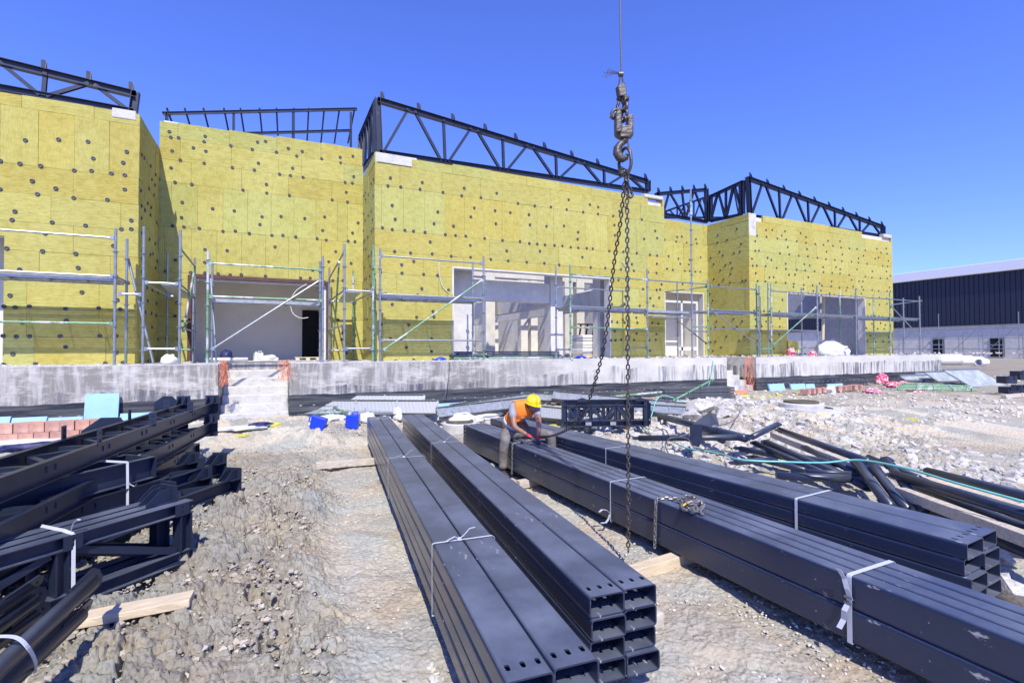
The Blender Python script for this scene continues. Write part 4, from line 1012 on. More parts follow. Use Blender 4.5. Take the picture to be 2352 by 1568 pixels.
for k in range(9):
    y1_, y2_ = rr.uniform(158, 176), rr.uniform(162, 182)
    b.path(smooth([PD(1425, 171, HD), PD(1412, 166+rr.uniform(-3, 4), HD+.01*k-.04), PD(1398, y1_, HD+.02*k-.08), PD(1383+rr.uniform(0, 14), y2_, HD+.02*k-.09)], 4), .0016, 4)
b.build('frayed_wire', M['rope'], hk)
rt = C3 @ Vector((1, 0, 0)); rt.z = 0; rt.normalize(); fw = -FW     # right in the picture, towards the camera
def hp(px, py, off=0): return PD(px, py, HD)+fw*off
# wedge socket
b = MB(); b.plate([hp(1416, 200), hp(1431, 191), hp(1436, 212), hp(1435, 224), hp(1420, 224)], fw+rt*.3, .06); b.build('wedge_socket', M['hook'], hk, bev=.008)
def shackle(cx, cy, r, ax, up, ln=.05, rad=.014):
    """bow shackle: round bow at one end, pin through two eyes at the other"""
    b = MB(); c = hp(cx, cy); ax = Vector(ax).normalized(); up = Vector(up).normalized()
    pts = [c-up*ln+ax*r*.62]+[c+ax*(r*math.cos(t))+up*(r*math.sin(t)) for t in [math.pi*(k/12*1.24-.12) for k in range(13)]]+[c-up*ln-ax*r*.62]
    b.path(pts, rad, 8)
    for e in (pts[0], pts[-1]): b.lathe(e, [(.001, -.013), (.024, -.012), (.024, .012), (.001, .013)], 10, ax)
    b.tube(pts[0]+ax*.035, pts[-1]-ax*.03, .011, 8)
    return b.build('shackle', M['hook'], hk, True)
shackle(1428, 243, .040, rt+fw*.5, (-.15, 0, -1), .07); shackle(1436, 247, .034, rt*.3+fw, (0, 0, -1), .06); shackle(1415, 262, .040, rt, (.1, 0, 1), .03); shackle(1434, 262, .034, fw+rt*.6, (0, 0, 1), .05)
# fork block
b = MB()
def fork(x0, x1, o0, o1): b.plate([hp(x0, 268), hp(x0+3, 264), hp(x1-3, 264), hp(x1, 268), hp(x1, 300), hp(x0, 300)], fw, .05) if False else None
L_, Rr_ = hp(1415, 290), hp(1449, 290)
for cx, oo in ((1417, .035), (1448, -.035)):
    c = hp(cx, 288, oo); b.obb(c, rt*.026, fw*.05, UP*.095)
b.obb(hp(1433, 302), rt*.075, fw*.042, UP*.040); b.plate([hp(1413, 307), hp(1453, 307), hp(1453, 312), hp(1443, 319), hp(1424, 319), hp(1413, 312)], fw, .08)
b.build('hook_block', M['hook'], hk, bev=.012)
b = MB(); b.tube(hp(1411, 264, .03), hp(1425, 264, .03), .013, 10); b.tube(hp(1440, 268, -.02), hp(1453, 268, -.02), .013, 10); b.tube(hp(1418, 300, .08), hp(1418, 300, .084), .008, 8); b.build('pin', M['chain2'], hk)
# hook
b = MB(); b.path([hp(1434, 316), hp(1434, 328)], .028, 10)
hkpts = [(1434, 325, .026), (1425, 331, .030), (1418, 341, .036), (1418, 352, .042), (1423, 362, .040), (1431, 366, .032), (1438, 363, .024), (1441, 355, .015)]
b.path([hp(x, y) for x, y, _ in hkpts], [r*1.0 for *_, r in hkpts], 12); b.build('hook', M['hook'], hk, True)
b = MB(); b.path([hp(1440, 319), hp(1445, 336), hp(1447, 345)], .010, 8); b.build('latch', M['chain2'], hk)
b = MB(); loop = [hp(1436+11.5*math.cos(t)*(1 if math.sin(t) > 0 else .9), 371+31*math.sin(t)*(1), .0)+rt*0+fw*(.05*math.cos(t)) for t in [2*math.pi*k/20 for k in range(20)]]
b.path(loop, .015, 8, closed=True); b.build('ring', M['hook'], hk, True)
b = MB(); top_ = hp(1434, 396); rg = [(1430, 392), (1437, 394), (1442, 400), (1439, 412), (1443, 425), (1446, 437)]
links(b, [hp(x, y, .02) for x, y in rg]); links(b, [hp(1437, 398, -.02), hp(1441, 416, -.02), hp(1437, 436, -.02)]); b.path(smooth([hp(1444, 432), hp(1442, 446), hp(1447, 454), hp(1453, 449), hp(1450, 442)], 5), .012, 8)
b.build('grab_hook', M['hook'], hk)
b = MB(); links(b, smooth([hp(1440, 396), hp(1441, 600), hp(1443, 1000), PD(1443, 1262, HD)], 10)); b.build('chain', M['chain'], hk)
E0 = Vector((hp(1436, 400).x, hp(1436, 400).y, 0)); tg = PD(1237, 1003, 7.25); 
prof = [(0, 3.48), (.04, 3.05), (.085, 2.74), (.173, 1.95), (.317, 1.36), (.45, 1.07), (.572, .93), (.78, .76), (1, tg.z)]
ch = [Vector((E0.x+(tg.x-E0.x)*t, E0.y+(tg.y-E0.y)*t, z)) for t, z in prof]
b = MB(); links(b, smooth(ch, 6)); b.build('chain', M['chain'], hk)
# choker chains round the stack under the worker
zt3 = z3
def choke(px, label, cx, cy):
    p, d, s_, L, ww, hh = S3; t = tfor(S3, px[0], px[1], zt3); c = p+d*(L*t); W = 4*(ww+.004)
    th = thing('lifting_chain', (c.x, c.y, zt3), label, 'chain', 'lifting chains round the tube stack')
    b = MB(); pts = [Vector((c.x-.022, c.y+.02, .10)), Vector((c.x-.022, c.y+.01, .30)), Vector((c.x-.018, c.y, zt3-.01)), Vector((c.x+.02, c.y, zt3+.014))]
    return th, b, pts, c
th, b, pts, c = choke((1503, 1150), 'bright lifting chain choked round the tubes with its slack coiled beside a yellow hook', 0, 0)
px_ = [(1530, 1143), (1555, 1144), (1578, 1139), (1600, 1143), (1614, 1156), (1606, 1170), (1590, 1168)]
pts += [PZ(x, y, zt3+.02) for x, y in px_]; links(b, smooth(pts, 5), .036, .052, .0068); 
links(b, smooth([PZ(1588, 1140, zt3+.04), PZ(1604, 1150, zt3+.045), PZ(1596, 1160, zt3+.03), PZ(1612, 1178, zt3+.02)], 5), .036, .052, .0068); links(b, smooth([PZ(1560, 1148, zt3+.03), PZ(1585, 1156, zt3+.05), PZ(1605, 1148, zt3+.05), PZ(1616, 1162, zt3+.03), PZ(1600, 1174, zt3+.03), PZ(1582, 1166, zt3+.04)], 5), .036, .052, .0068); b.build('chain', M['chain2'], th)
b = MB(); b.path(smooth([PZ(1598, 1150, zt3+.03), PZ(1580, 1152, zt3+.03), PZ(1566, 1160, zt3+.02), PZ(1572, 1170, zt3+.02), PZ(1590, 1168, zt3+.025), PZ(1600, 1158, zt3+.03)], 4), .013, 8); b.build('grab_hook', M['chain2'], th, True)
b = MB(); b.path(smooth([PZ(1590, 1151, zt3+.045), PZ(1577, 1155, zt3+.045), PZ(1569, 1161, zt3+.037)], 4), .008, 8); b.build('painted_mark', mat('yellow_paint', (.75, .42, .03), .5), th, True)
th, b, pts, c = choke((1177, 1020), 'bright lifting chain wrapped round the tubes between the legs of the worker', 0, 0)
pts += [PZ(1185, 1017, zt3+.02), PZ(1205, 1013, zt3+.02), PZ(1226, 1010, zt3+.03), PZ(1250, 1009, zt3+.02)]; links(b, smooth(pts, 5), .036, .052, .0068); b.build('chain', M['chain2'], th)
# ---------------------------------------------------------------- the worker
wk = thing('person', (3.40, 7.1, z3), 'construction worker in yellow helmet and orange vest sitting astride the tubes holding a chain', 'person')
def skin(name, nodes, edges, m, parent, sub=2, root=0):
    me = bpy.data.meshes.new(name); me.from_pydata([Vector(n[:3])-org(wk) for n in nodes], edges, []); o = bpy.data.objects.new(name, me); col.objects.link(o)
    k = o.modifiers.new('s', 'SKIN'); k.use_smooth_shade = True
    for i, n in enumerate(nodes):
        r = n[3]; r2 = n[4] if len(n) > 4 else r
        me.skin_vertices[0].data[i].radius = (r, r2); me.skin_vertices[0].data[i].use_root = (i == root)
    s_ = o.modifiers.new('u', 'SUBSURF'); s_.levels = sub; s_.render_levels = sub
    dg = bpy.context.evaluated_depsgraph_get(); ev = bpy.data.meshes.new_from_object(o.evaluated_get(dg)); bpy.data.objects.remove(o)
    ev.materials.clear(); ev.materials.append(m); ev.polygons.foreach_set('use_smooth', [True]*len(ev.polygons)); ev.name = name
    o = bpy.data.objects.new(name, ev); col.objects.link(o); o.parent = parent; ORG[o.name] = org(wk); return o
PV = (3.34, 7.16, .66); CH = (3.39, 6.93, .94); NB = (3.43, 6.80, 1.05); HDc = (3.475, 6.66, 1.085)
SR = (3.225, 6.87, 1.06); SL = (3.585, 6.74, 1.04); ER = (3.17, 6.66, .765); EL = tuple(PD(1238, 974, 7.3)); 
HR = PD(1216, 1001, 7.22); HL = PD(1237, 1004, 7.2); HR = tuple(HR); HL = tuple(HL)
HiR = (3.24, 7.14, .61); HiL = (3.52, 7.10, .61); KR = (3.055, 6.74, .575); KL = (3.80, 6.66, .60); AR = (3.045, 6.80, .12); AL = (3.83, 6.72, .12); TR = (3.03, 6.60, .05); TL = (3.83, 6.5, .05)
mid = lambda a, b, t=.5: tuple(Vector(a[:3]).lerp(Vector(b[:3]), t))
body = skin('body', [(*PV, .135, .12), (*CH, .145, .11), (*NB, .075), (*mid(NB, HDc, .5), .052), (*HDc, .088, .095), (*SR, .062), (*ER, .042), (*mid(ER, HR, .85), .028), (*SL, .062), (*EL, .042), (*mid(EL, HL, .85), .028), (*HiR, .075), (*KR, .050), (*AR, .034), (*HiL, .075), (*KL, .050), (*AL, .034)],
     [(0, 1), (1, 2), (2, 3), (3, 4), (2, 5), (5, 6), (6, 7), (2, 8), (8, 9), (9, 10), (0, 11), (11, 12), (12, 13), (0, 14), (14, 15), (15, 16)], M['skin'], wk)
# face: nose, ears, chin on the bent head
fc_ = Vector((.18, -.80, -.57)).normalized(); hu = (UP-fc_*fc_.dot(UP)).normalized(); hs = fc_.cross(hu)
hc = Vector(HDc); b = MB(); b.blob(hc+fc_*.02-hu*.01, .088, 1, 3, .0, (.86, .98, 1.12))
b.path([hc+fc_*.095+hu*.01, hc+fc_*.118-hu*.025], [.008, .014], 8); b.blob(hc-hu*.075+fc_*.055, .036, 2, 2, 0, (1.1, 1, .8))
for s_ in (-1, 1): b.blob(hc+hs*(.080*s_)-hu*.01, .024, 3, 2, 0, (.4, 1, 1.3))
b.build('head', M['skin'], wk, True)
b = MB(); b.blob(hc-fc_*.02-hu*.004, .092, 1, 3, .0, (.94, 1, 1.02)); b.build('hair', M['hair'], wk, True)
# helmet
hax = (hu*.80-fc_*.25).normalized(); b = MB(); hcc = hc+hax*.030
prof_ = [(.112, -.012), (.113, .0), (.112, .03), (.103, .065), (.083, .095), (.055, .113), (.022, .121), (.0005, .122)]
b.lathe(hcc, prof_, 28, hax); b.lathe(hcc, [(.105, -.010), (.105, .03), (.09, .06), (.0005, .1)], 28, hax)
hm = b.build('helmet', M['helmet'], wk, True)
b = MB(); fp = (fc_-hax*fc_.dot(hax)).normalized(); sp_ = hax.cross(fp)
pts = [hcc+fp*(.1+.055*math.cos(t)**.5)*math.cos(t)+sp_*.112*math.sin(t)-hax*.012 for t in [(-80+160*k/16)*math.pi/180 for k in range(17)]]
b.plate(pts, hax, .006); b.lathe(hcc-hax*.012, [(.108, -.003), (.122, -.002), (.122, .003), (.108, .004)], 28, hax); b.build('brim', M['helmet'], hm)
for off in (-.022, 0, .022):
    b = MB(); b.path([hcc+sp_*off+fp*(.108*math.cos(t))+hax*(.012+.112*math.sin(t)) for t in [math.pi*(.12+.76*k/12) for k in range(13)]], .0045, 6); b.build('ridge', M['helmet'], hm, True)
# shirt, vest, trousers, shoes
skin('shirt', [(*mid(PV, CH, .2), .150, .135), (*CH, .162, .125), (*mid(CH, NB, .8), .105, .10), (*SR, .072), (*mid(SR, ER, .66), .062), (*SL, .072), (*mid(SL, EL, .66), .060)], [(0, 1), (1, 2), (2, 3), (3, 4), (2, 5), (5, 6)], M['shirt'], wk)
vs_ = skin('vest', [(3.33, 7.17, .61, .195, .175), (3.36, 7.06, .80, .195, .165), (*CH, .198, .158), (*mid(CH, NB, .85), .145, .13), (*mid(SR, NB, .16), .112, .098), (*mid(SL, NB, .16), .112, .098)], [(0, 1), (1, 2), (2, 3), (3, 4), (3, 5)], M['vest'], wk)
# dark V opening and reflective tape standing a little proud of the vest
bpy.context.view_layer.update()
from mathutils.bvhtree import BVHTree
vb = BVHTree.FromPolygons([v.co.copy() for v in vs_.data.vertices], [tuple(p.vertices) for p in vs_.data.polygons])
def onv(t, side_, out=.006):      # a point on the vest surface: t up the torso, side_ angle round it (0 = chest)
    a = Vector((3.33, 7.17, .61)).lerp(Vector((3.42, 6.83, 1.02)), t)-org(wk); axis = Vector((.055, -.32, .38)).normalized()
    f0 = Vector((.1, -.8, -.6)); f0 = (f0-axis*f0.dot(axis)).normalized(); s0 = axis.cross(f0)
    dr_ = f0*math.cos(side_)+s0*math.sin(side_); hit = vb.ray_cast(a+dr_*.6, -dr_)
    return (hit[0]+dr_*out if hit[0] else a+dr_*.15)+org(wk)
def ribbon(name, curve, m, wd=.0, n2=2):
    b = MB(); k = len(curve); vs2 = [p for pr in curve for p in pr]; b.add(vs2, [(2*i, 2*i+1, 2*i+3, 2*i+2) for i in range(k-1)]); o = b.build(name, m, vs_, True)
    s_ = o.modifiers.new('t', 'SOLIDIFY'); s_.thickness = .004; s_.offset = 0; return o
ribbon('tape', [(onv(.30, a), onv(.44, a)) for a in [(-150+300*k/40)*math.pi/180 for k in range(41)]], M['reflect'])
ribbon('open_front', [(onv(t, -w__), onv(t, w__)) for t, w__ in ((.42, .02), (.55, .14), (.68, .26), (.8, .38), (.92, .5))], M['shirt'])
for sg in (-1, 1): ribbon('lapel', [(onv(t, sg*w__, .009), onv(t, sg*(w__+.13), .009)) for t, w__ in ((.42, .02), (.55, .14), (.68, .26), (.8, .38), (.92, .5))], mat('vest_edge', (.90, .26, .04), .7))
tr = skin('trousers', [(3.385, 7.14, .60, .155, .125), (3.26, 7.08, .62, .108), (*mid(HiR, KR, .6), .094), (*KR, .082), (3.045, 6.78, .42, .076), (3.05, 6.79, .36, .072), (3.045, 6.80, .20, .068), (3.045, 6.80, .12, .072), (3.53, 7.06, .62, .108), (*mid(HiL, KL, .6), .094), (*KL, .086), (3.82, 6.70, .35, .074), (3.83, 6.72, .13, .070)], [(0, 1), (1, 2), (2, 3), (3, 4), (4, 5), (5, 6), (6, 7), (0, 8), (8, 9), (9, 10), (10, 11), (11, 12)], M['trouser'], wk)
for a_, t_ in ((AR, TR), (AL, TL)):
    b = MB(); b.path([Vector(a_)+Vector((0, .06, -.055)), Vector(a_)+Vector((0, 0, -.05)), Vector(t_)+Vector((0, .05, .0)), Vector(t_)], [.040, .046, .042, .028], 10); b.build('shoe', M['shoe'], wk, True)
# gloved hands: palm, four fingers and a thumb closed on the chain
def hand(W, E, grip, sg, nm):
    W = Vector(W); E = Vector(E); d = (W-E).normalized(); 
    n_ = Vector((0, 0, -1)); sd = d.cross(n_).normalized()*sg; pn = sd.cross(d)*sg
    nodes = [(*(W-d*.05), .030), (*(W), .030, .022), (*(W+d*.045), .036, .020)]; edges = [(0, 1), (1, 2)]
    hh_ = skin('glove_palm', nodes, edges, M['glove'], wk, 2)
    for k in range(4):
        o_ = sd*(.027-.018*k); l = [.030, .034, .032, .026][k]
        p0 = W+d*.040+o_; p1 = p0+d*l*.9+n_*.006; p2 = p1+d*l*.45+n_*l*.65; p3 = p2-d*l*.25+n_*l*.55
        skin('finger', [(*p0, .011), (*p1, .0105), (*p2, .010), (*p3, .009)], [(0, 1), (1, 2), (2, 3)], M['gloved'], hh_, 1)
    p0 = W+d*.005+sd*.030; p1 = p0+sd*.022+d*.022+n_*.012; p2 = p1+d*.022-sd*.010+n_*.020
    skin('thumb', [(*p0, .013), (*p1, .012), (*p2, .010)], [(0, 1), (1, 2)], M['gloved'], hh_, 1)
hand(HR, ER, None, 1, 'r'); hand(HL, EL, None, -1, 'l')
# ---------------------------------------------------------------- roof trusses lying on the left
def lug(root, p, ax, m='navy2', h=.16, w_=.075, nrm=None):
    """upright plate with two holes; ax is the direction across the plate"""
    ax = Vector(ax).normalized(); n = nrm or ax.cross(UP); b = MB()
    b.plate([p-ax*w_/2, p+ax*w_/2, p+ax*w_/2+UP*h, p-ax*w_/2+UP*h], n, .010); o = b.build('lug_plate', M[m], root)
    for z in (.32, .72):
        b = MB(); c = p+UP*h*z; b.lathe(c-n.normalized()*.0062, [(.0005, 0), (.011, 0), (.011, .0124), (.0005, .0124)], 10, n); b.build('bolt_hole', M['black'], o)
def endgusset(root, p, u, v, ch):
    """end plate with two shaped gussets, as on the truss ends; u along truss, v across"""
    b = MB(); b.plate([p-v*.10-UP*(ch+.06), p+v*.10-UP*(ch+.06), p+v*.10+UP*.13, p-v*.10+UP*.13], u, .012); o = b.build('end_plate', M['navy2'], root)
    for s_ in (-.045, .045):
        b = MB(); q = p+v*s_-u*.008; b.plate([q, q+UP*.11, q-u*.09+UP*.11, q-u*.20+UP*.02, q-u*.20], v, .008); b.build('gusset', M['navy2'], o)
    b = MB(); q = p+UP*.0-u*.008; b.plate([q-v*.10, q+v*.10, q+v*.08-u*.13, q-v*.08-u*.13], UP, .010); b.build('shelf_plate', M['navy2'], o)
def flat_truss(E, az, L, W, ch, n, label, lugs=(), end='g', m='navy2', tilt=0):
    E = Vector(E); u = Vector((math.sin(az), math.cos(az), tilt)).normalized(); v = Vector((-math.cos(az), math.sin(az), 0)); root = thing('roof_truss', (E.x, E.y, gz(E.x, E.y)), label, 'roof truss', 'navy roof trusses piled on the left')
    for k in (0, 1):
        p = E+v*(W*k)-UP*ch/2; b = MB(); b.ibar(p-u*L, p, .055, ch, UP, .008, 'C'); b.build('chord', M[m], root)
    for i in range(n):
        a = E-u*(L*(i+.05)/n)-UP*ch*.45; c = E-u*(L*(i+.5)/n)-UP*ch*.45+v*W; e = E-u*(L*(i+.95)/n)-UP*ch*.45
        for p, q in ((a+v*.03, c-v*.03), (c-v*.03, e+v*.03)): b = MB(); b.bar(p, q, .05, .05); b.build('web_bar', M[m], root)
        if i: q = E-u*(L*i/n)-UP*ch*.45; b = MB(); b.bar(q+v*.03, q+v*(W-.03), .05, .05); b.build('web_bar', M[m], root)
    if end == 'g':
        for k in (0, 1): endgusset(root, E+v*(W*k)+u*.01, u, v, ch)
    elif end == 'b':
        b = MB(); b.bar(E-UP*ch/2+u*.012-v*.03, E+v*(W+.03)-UP*ch/2+u*.012, .012, ch); b.build('end_plate', M[m], root)
    for t, k in lugs: lug(root, E-u*(L*t)+v*(W*k)-UP*.03, v if rnd.random() < .3 else u, 'navy2' if rnd.random() < .5 else 'navy')
    return root
def LD(px, py, dep): return PD(px, py, dep)
E = LD(487, 925, 8.4)
flat_truss(E, R(7.5), 6.5, .42, .17, 7, 'topmost long truss of the far left pile with upright bolt plates along its edges', [(.18, .0), (.40, 0), (.60, 0), (.32, 1), (.55, 1), (.12, 1)], tilt=-.005)
E2 = E+Vector((.02, -.35, -.28)); flat_truss(E2, R(7.5), 6.2, .42, .17, 7, 'second truss from the top in the far left pile', tilt=-.005)
E3 = E+Vector((-.12, -.7, -.55)); flat_truss(E3, R(8), 6.0, .42, .18, 7, 'third truss from the top in the far left pile with a plain end', end='b')
E4 = LD(503, 1062, 6.5); flat_truss(E4, R(33), 5.0, .40, .15, 6, 'middle left truss whose shaped end plates point at the soil heap', [(.06, 0), (.3, 1)])
E5 = LD(536, 1098, 6.1); flat_truss(E5, R(34), 5.0, .40, .15, 6, 'low truss of the middle left pile half sunk in the soil')
E6 = LD(350, 1048, 4.95); flat_truss(E6, R(38), 4.4, .36, .21, 6, 'square ended truss strapped on top of the middle left pile', [(.30, 1), (.55, 1)], end='b', m='navy')
E6b = E6+Vector((.10, .10, -.24)); flat_truss(E6b, R(38), 4.4, .36, .18, 6, 'truss directly below the strapped square ended truss', end='b')
flat_truss(E6+Vector((-.55, .05, -.30)), R(36), 3.6, .40, .20, 5, 'lowest truss wedged between the middle and near left piles', end='b')
flat_truss(E4+Vector((-.45, .25, -.10)), R(30), 4.4, .40, .18, 5, 'truss lying low between the far and middle left piles', [(.2, 0)], end='b')
# hexagon gusset plates standing in the pile
for px, py, dep, sc_, lab in ((242, 990, 7.0, .26, 'large many sided bolt plate standing upright behind the far left pile'), (380, 925, 8.6, .16, 'small pointed bolt plate standing near the end of the far left pile')):
    c = LD(px, py, dep); b = MB(); a_ = Vector((.93, .2, 0)).normalized()
    b.plate([c+a_*(x*sc_)+UP*(z*sc_) for x, z in ((-1, -.9), (1, -.9), (1, .25), (.6, .7), (-.2, .75), (-1, .1))], a_.cross(UP), .014); o = b.build('gusset_plate', M['navy2'], None, loc=c-UP*sc_*.9); tag(o, lab, 'steel plate')
# upright trusses at the front
def up_truss(E, az, L, H, label, gs=True, lugp=()):
    E = Vector(E); u = Vector((math.sin(az), math.cos(az), 0)); v = Vector((-math.cos(az), math.sin(az), 0)); root = thing('roof_truss', (E.x, E.y, E.z-H), label, 'roof truss', 'navy roof trusses piled on the left')
    for z, nm in ((-.05, 'top_chord'), (-H+.05, 'bottom_chord')):
        b = MB(); b.ibar(E-u*L+UP*z, E+UP*z, .10, .10, UP, .008); b.build(nm, M['navy'], root)
    b = MB(); b.ibar(E-u*.06-UP*(H-.10), E-u*.06-UP*.10, .10, .10, u); b.build('end_post', M['navy2'], root)
    n = 4; f = L/n
    for i in range(n):
        p = E-u*(f*(i+1))-UP*(H-.10); b = MB(); b.ibar(p, p+UP*(H-.2), .08, .08, u); b.build('post', M['navy2'], root)
        q0, q1 = (E-u*(f*i+.12)-UP*(H-.11), E-u*(f*(i+1)-.06)-UP*.11)
        if i % 2: q0, q1 = (E-u*(f*i+.06)-UP*.11, E-u*(f*(i+1)-.06)-UP*(H-.11))
        b = MB(); b.bar(q0, q1, .05, .05); b.build('diagonal', M['navy2'], root)
    if gs: endgusset(root, E+u*.012, u, v, .1)
    for t in lugp: lug(root, E-u*t-v*.055-UP*.10, u, h=.10, w_=.11)
    return root
vE = Vector((-math.cos(R(48)), math.sin(R(48)), 0))
EE = LD(436, 1146, 4.24); EE.z = max(EE.z, .60)
up_truss(EE, R(48), 3.6, .50, 'front standing truss of the near left pile showing posts and diagonals', False, (.1, .85, 1.9))
up_truss(EE+vE*.135-Vector((math.sin(R(48)), math.cos(R(48)), 0))*.10, R(48), 3.6, .50, 'second standing truss of the near left pile with a notched end gusset')
up_truss(EE+vE*.27-Vector((math.sin(R(48)), math.cos(R(48)), 0))*.02, R(48), 3.7, .50, 'rearmost standing truss of the near left pile')
b = MB(); fp_ = PZ(392, 1290, .16); b.plate([fp_+Vector(q) for q in ((-.10, -.16, 0), (.14, -.02, 0), (.10, .16, .02), (-.12, .04, .01))], UP, .012)
tag(b.build('base_plate', M['navy2'], None, loc=fp_), 'flat bolt plate lying on the soil at the foot of the near left trusses', 'steel plate')
# straps on the left piles
def drop_strap(pts, wd, label):
    o = thing('strap', pts[0], label, 'strap', 'white straps round the steel bundles'); b = MB(); pts = [Vector(p) for p in pts]
    for k in range(len(pts)-1):
        d = pts[k+1]-pts[k]; toc = (Vector((0, 0, EYE))-pts[k]).normalized(); sd = d.cross(toc).normalized()
        nn = d.cross(sd); e = d.normalized()*.002; b.plate([pts[k]-sd*wd/2-e, pts[k+1]-sd*wd/2+e, pts[k+1]+sd*wd/2+e, pts[k]+sd*wd/2-e], nn, .0025)
    b.build('band', M['strap'], o); return o
uE = Vector((math.sin(R(48)), math.cos(R(48)), 0)); c = EE-uE*.85
s_ = drop_strap([c+vE*.34+UP*.006, c+vE*.06+UP*.012, c-vE*.052+UP*.004, c-vE*.060-UP*.10, c-vE*.062-UP*.5], .022, 'white strap hanging down over the near left standing trusses')
curl(s_, c-vE*.03+UP*.02, [(0, 0, 0), (.01, .0, .05), (.03, .0, .075), (.05, 0, .07)], .012)
u6 = Vector((math.sin(R(38)), math.cos(R(38)), 0)); v6 = Vector((-math.cos(R(38)), math.sin(R(38)), 0)); c = E6-u6*.28
s_ = drop_strap([c+v6*.42+UP*.006, c-v6*.032+UP*.006, c-v6*.036-UP*.17, c-v6*.038-UP*.42], .02, 'white strap with a small buckle round the square ended truss at left')
curl(s_, c-v6*.04-UP*.17, [(0, 0, 0), (.02, -.01, -.03), (.05, -.01, -.05), (.07, -.01, -.03)], .012)
# grey pipes at the bottom left
ap = R(9.6); up_ = Vector((math.sin(ap), math.cos(ap), 0))
for i, (px, py, z, r, sl, lab) in enumerate(((211, 1336, .50, .044, .0, 'uppermost grey pipe at the bottom left corner crossing over the others'), (185, 1410, .38, .042, 0, 'grey pipe nearest the plank in the bottom left bundle'), (78, 1378, .40, .040, 0, 'grey pipe second from the left in the bottom left bundle'), (66, 1351, .48, .038, .0, 'leftmost grey pipe of the bottom left bundle'), (82, 1413, .30, .040, 0, 'lowest grey pipe hidden partly under the others at bottom left'))):
    e = PZ(px, py, z); u = (up_+Vector((0, 0, sl))).normalized(); u = Matrix.Rotation((i-2)*-.03, 3, 'Z') @ u; root = thing('steel_pipe', (e.x, e.y, .05), lab, 'pipe', 'grey pipes strapped at the bottom left')
    b = MB(); b.path([e-u*2.6, e-u*1.3, e-u*.01], r, 18); b.build('pipe', M['navy'], root, True)
    b = MB(); s2 = u.cross(UP).normalized(); a_ = (s2*(.3 if i % 2 else -.3)+UP*.9).normalized()
    b.plate([e-u*.22-a_*r*1.3, e+u*.06-a_*r*1.2, e+u*.12-a_*r*.5, e+u*.12+a_*r*.7, e+u*.06+a_*r*1.5, e-u*.22+a_*r*1.3], a_.cross(u), .010); g_ = b.build('end_gusset', M['navy2'], root)
    b = MB(); nn = a_.cross(u).normalized(); cc_ = e+u*.06+a_*.01; b.lathe(cc_-nn*.006, [(.0005, 0), (.010, 0), (.010, .012), (.0005, .012)], 10, nn); b.build('bolt_hole', M['black'], g_)
q = PZ(30, 1460, .45)
b = MB(); e0 = PZ(-30, 1462, .60); e1 = PZ(34, 1462, .60); e2 = PZ(66, 1488, .55); e3 = PZ(82, 1522, .43); e4 = PZ(80, 1545, .3)
pts = smooth([e0, e1, e2, e3, e4], 5); o = thing('strap', e1, 'white strap bent over the grey pipes in the bottom left corner', 'strap', 'white straps round the steel bundles')
for k in range(len(pts)-1): d = pts[k+1]-pts[k]; b.plate([pts[k]-up_*.011, pts[k+1]-up_*.011, pts[k+1]+up_*.011, pts[k]+up_*.011], d.cross(up_), .003)
b.build('band', M['strap'], o)
timber(PZ(-60, 1400, .05)+Vector((0, 0, 0)), PZ(200, 1370, .05), .1, .1, 'dark timber bearer under the near left trusses', 'woodg')

# ---------------------------------------------------------------- lattice frames behind the worker
az = R(112); rx = Vector((math.sin(az), math.cos(az), 0)); ry = Vector((-rx.y, rx.x, 0))
def lattice(px0, px1, pyt, pyb, dep, label):
    dd = dep; a = PD(px0, pyt, dd); W = (px1-px0)*dd/FPX; H = (pyb-pyt)*dd/FPX; root = thing('lattice_frame', (a.x, a.y, a.z-H), label, 'steel frame', 'navy lattice frames behind the worker')
    T = lambda u, w_, o=0: a+rx*(W*u)-UP*(H*w_)+ry*o
    for w_, nm in ((.05, 'top_chord'), (.88, 'bottom_chord')):
        b = MB(); b.ibar(T(0, w_), T(1, w_), .10, .13, UP, .01, 'C'); b.build(nm, M['navy'], root)
    for u in (.0, .78, 1): b = MB(); b.ibar(T(u, -.04), T(u, 1.0), .10, .11, rx); b.build('end_post', M['navy'], root)
    n = 5
    for i in range(n):
        u0, u1 = .02+.76*i/n, .02+.76*(i+1)/n; p, q = (T(u0, .12), T(u1, .82)); p, q = (p, q) if i % 2 == 0 else (T(u0, .82), T(u1, .12))
        b = MB(); b.ibar(p, q, .06, .06, ry); b.build('diagonal', M['navy'], root)
        b = MB(); b.ibar(T(u1, .12), T(u1, .82), .07, .06, rx); b.build('post', M['navy'], root)
    for u in (.15, .86): b = MB(); b.plate([T(u, .0, -.06), T(u+.12, .0, -.06), T(u+.11, -.1, -.06), T(u+.06, -.16, -.06), T(u+.01, -.1, -.06)], ry, .012); b.build('gusset', M['navy'], root)
    for u in (.25, .55): b = MB(); b.plate([T(u, .80, -.07), T(u+.07, .80, -.07), T(u+.07, .93, -.07), T(u, .93, -.07)], ry, .010); b.build('bolt_plate', M['deckside'], root)
lattice(1296, 1486, 922, 980, 10.3, 'front navy lattice frame on the rubble behind the worker')
lattice(1312, 1490, 928, 976, 10.8, 'rear navy lattice frame leaning behind the first one')

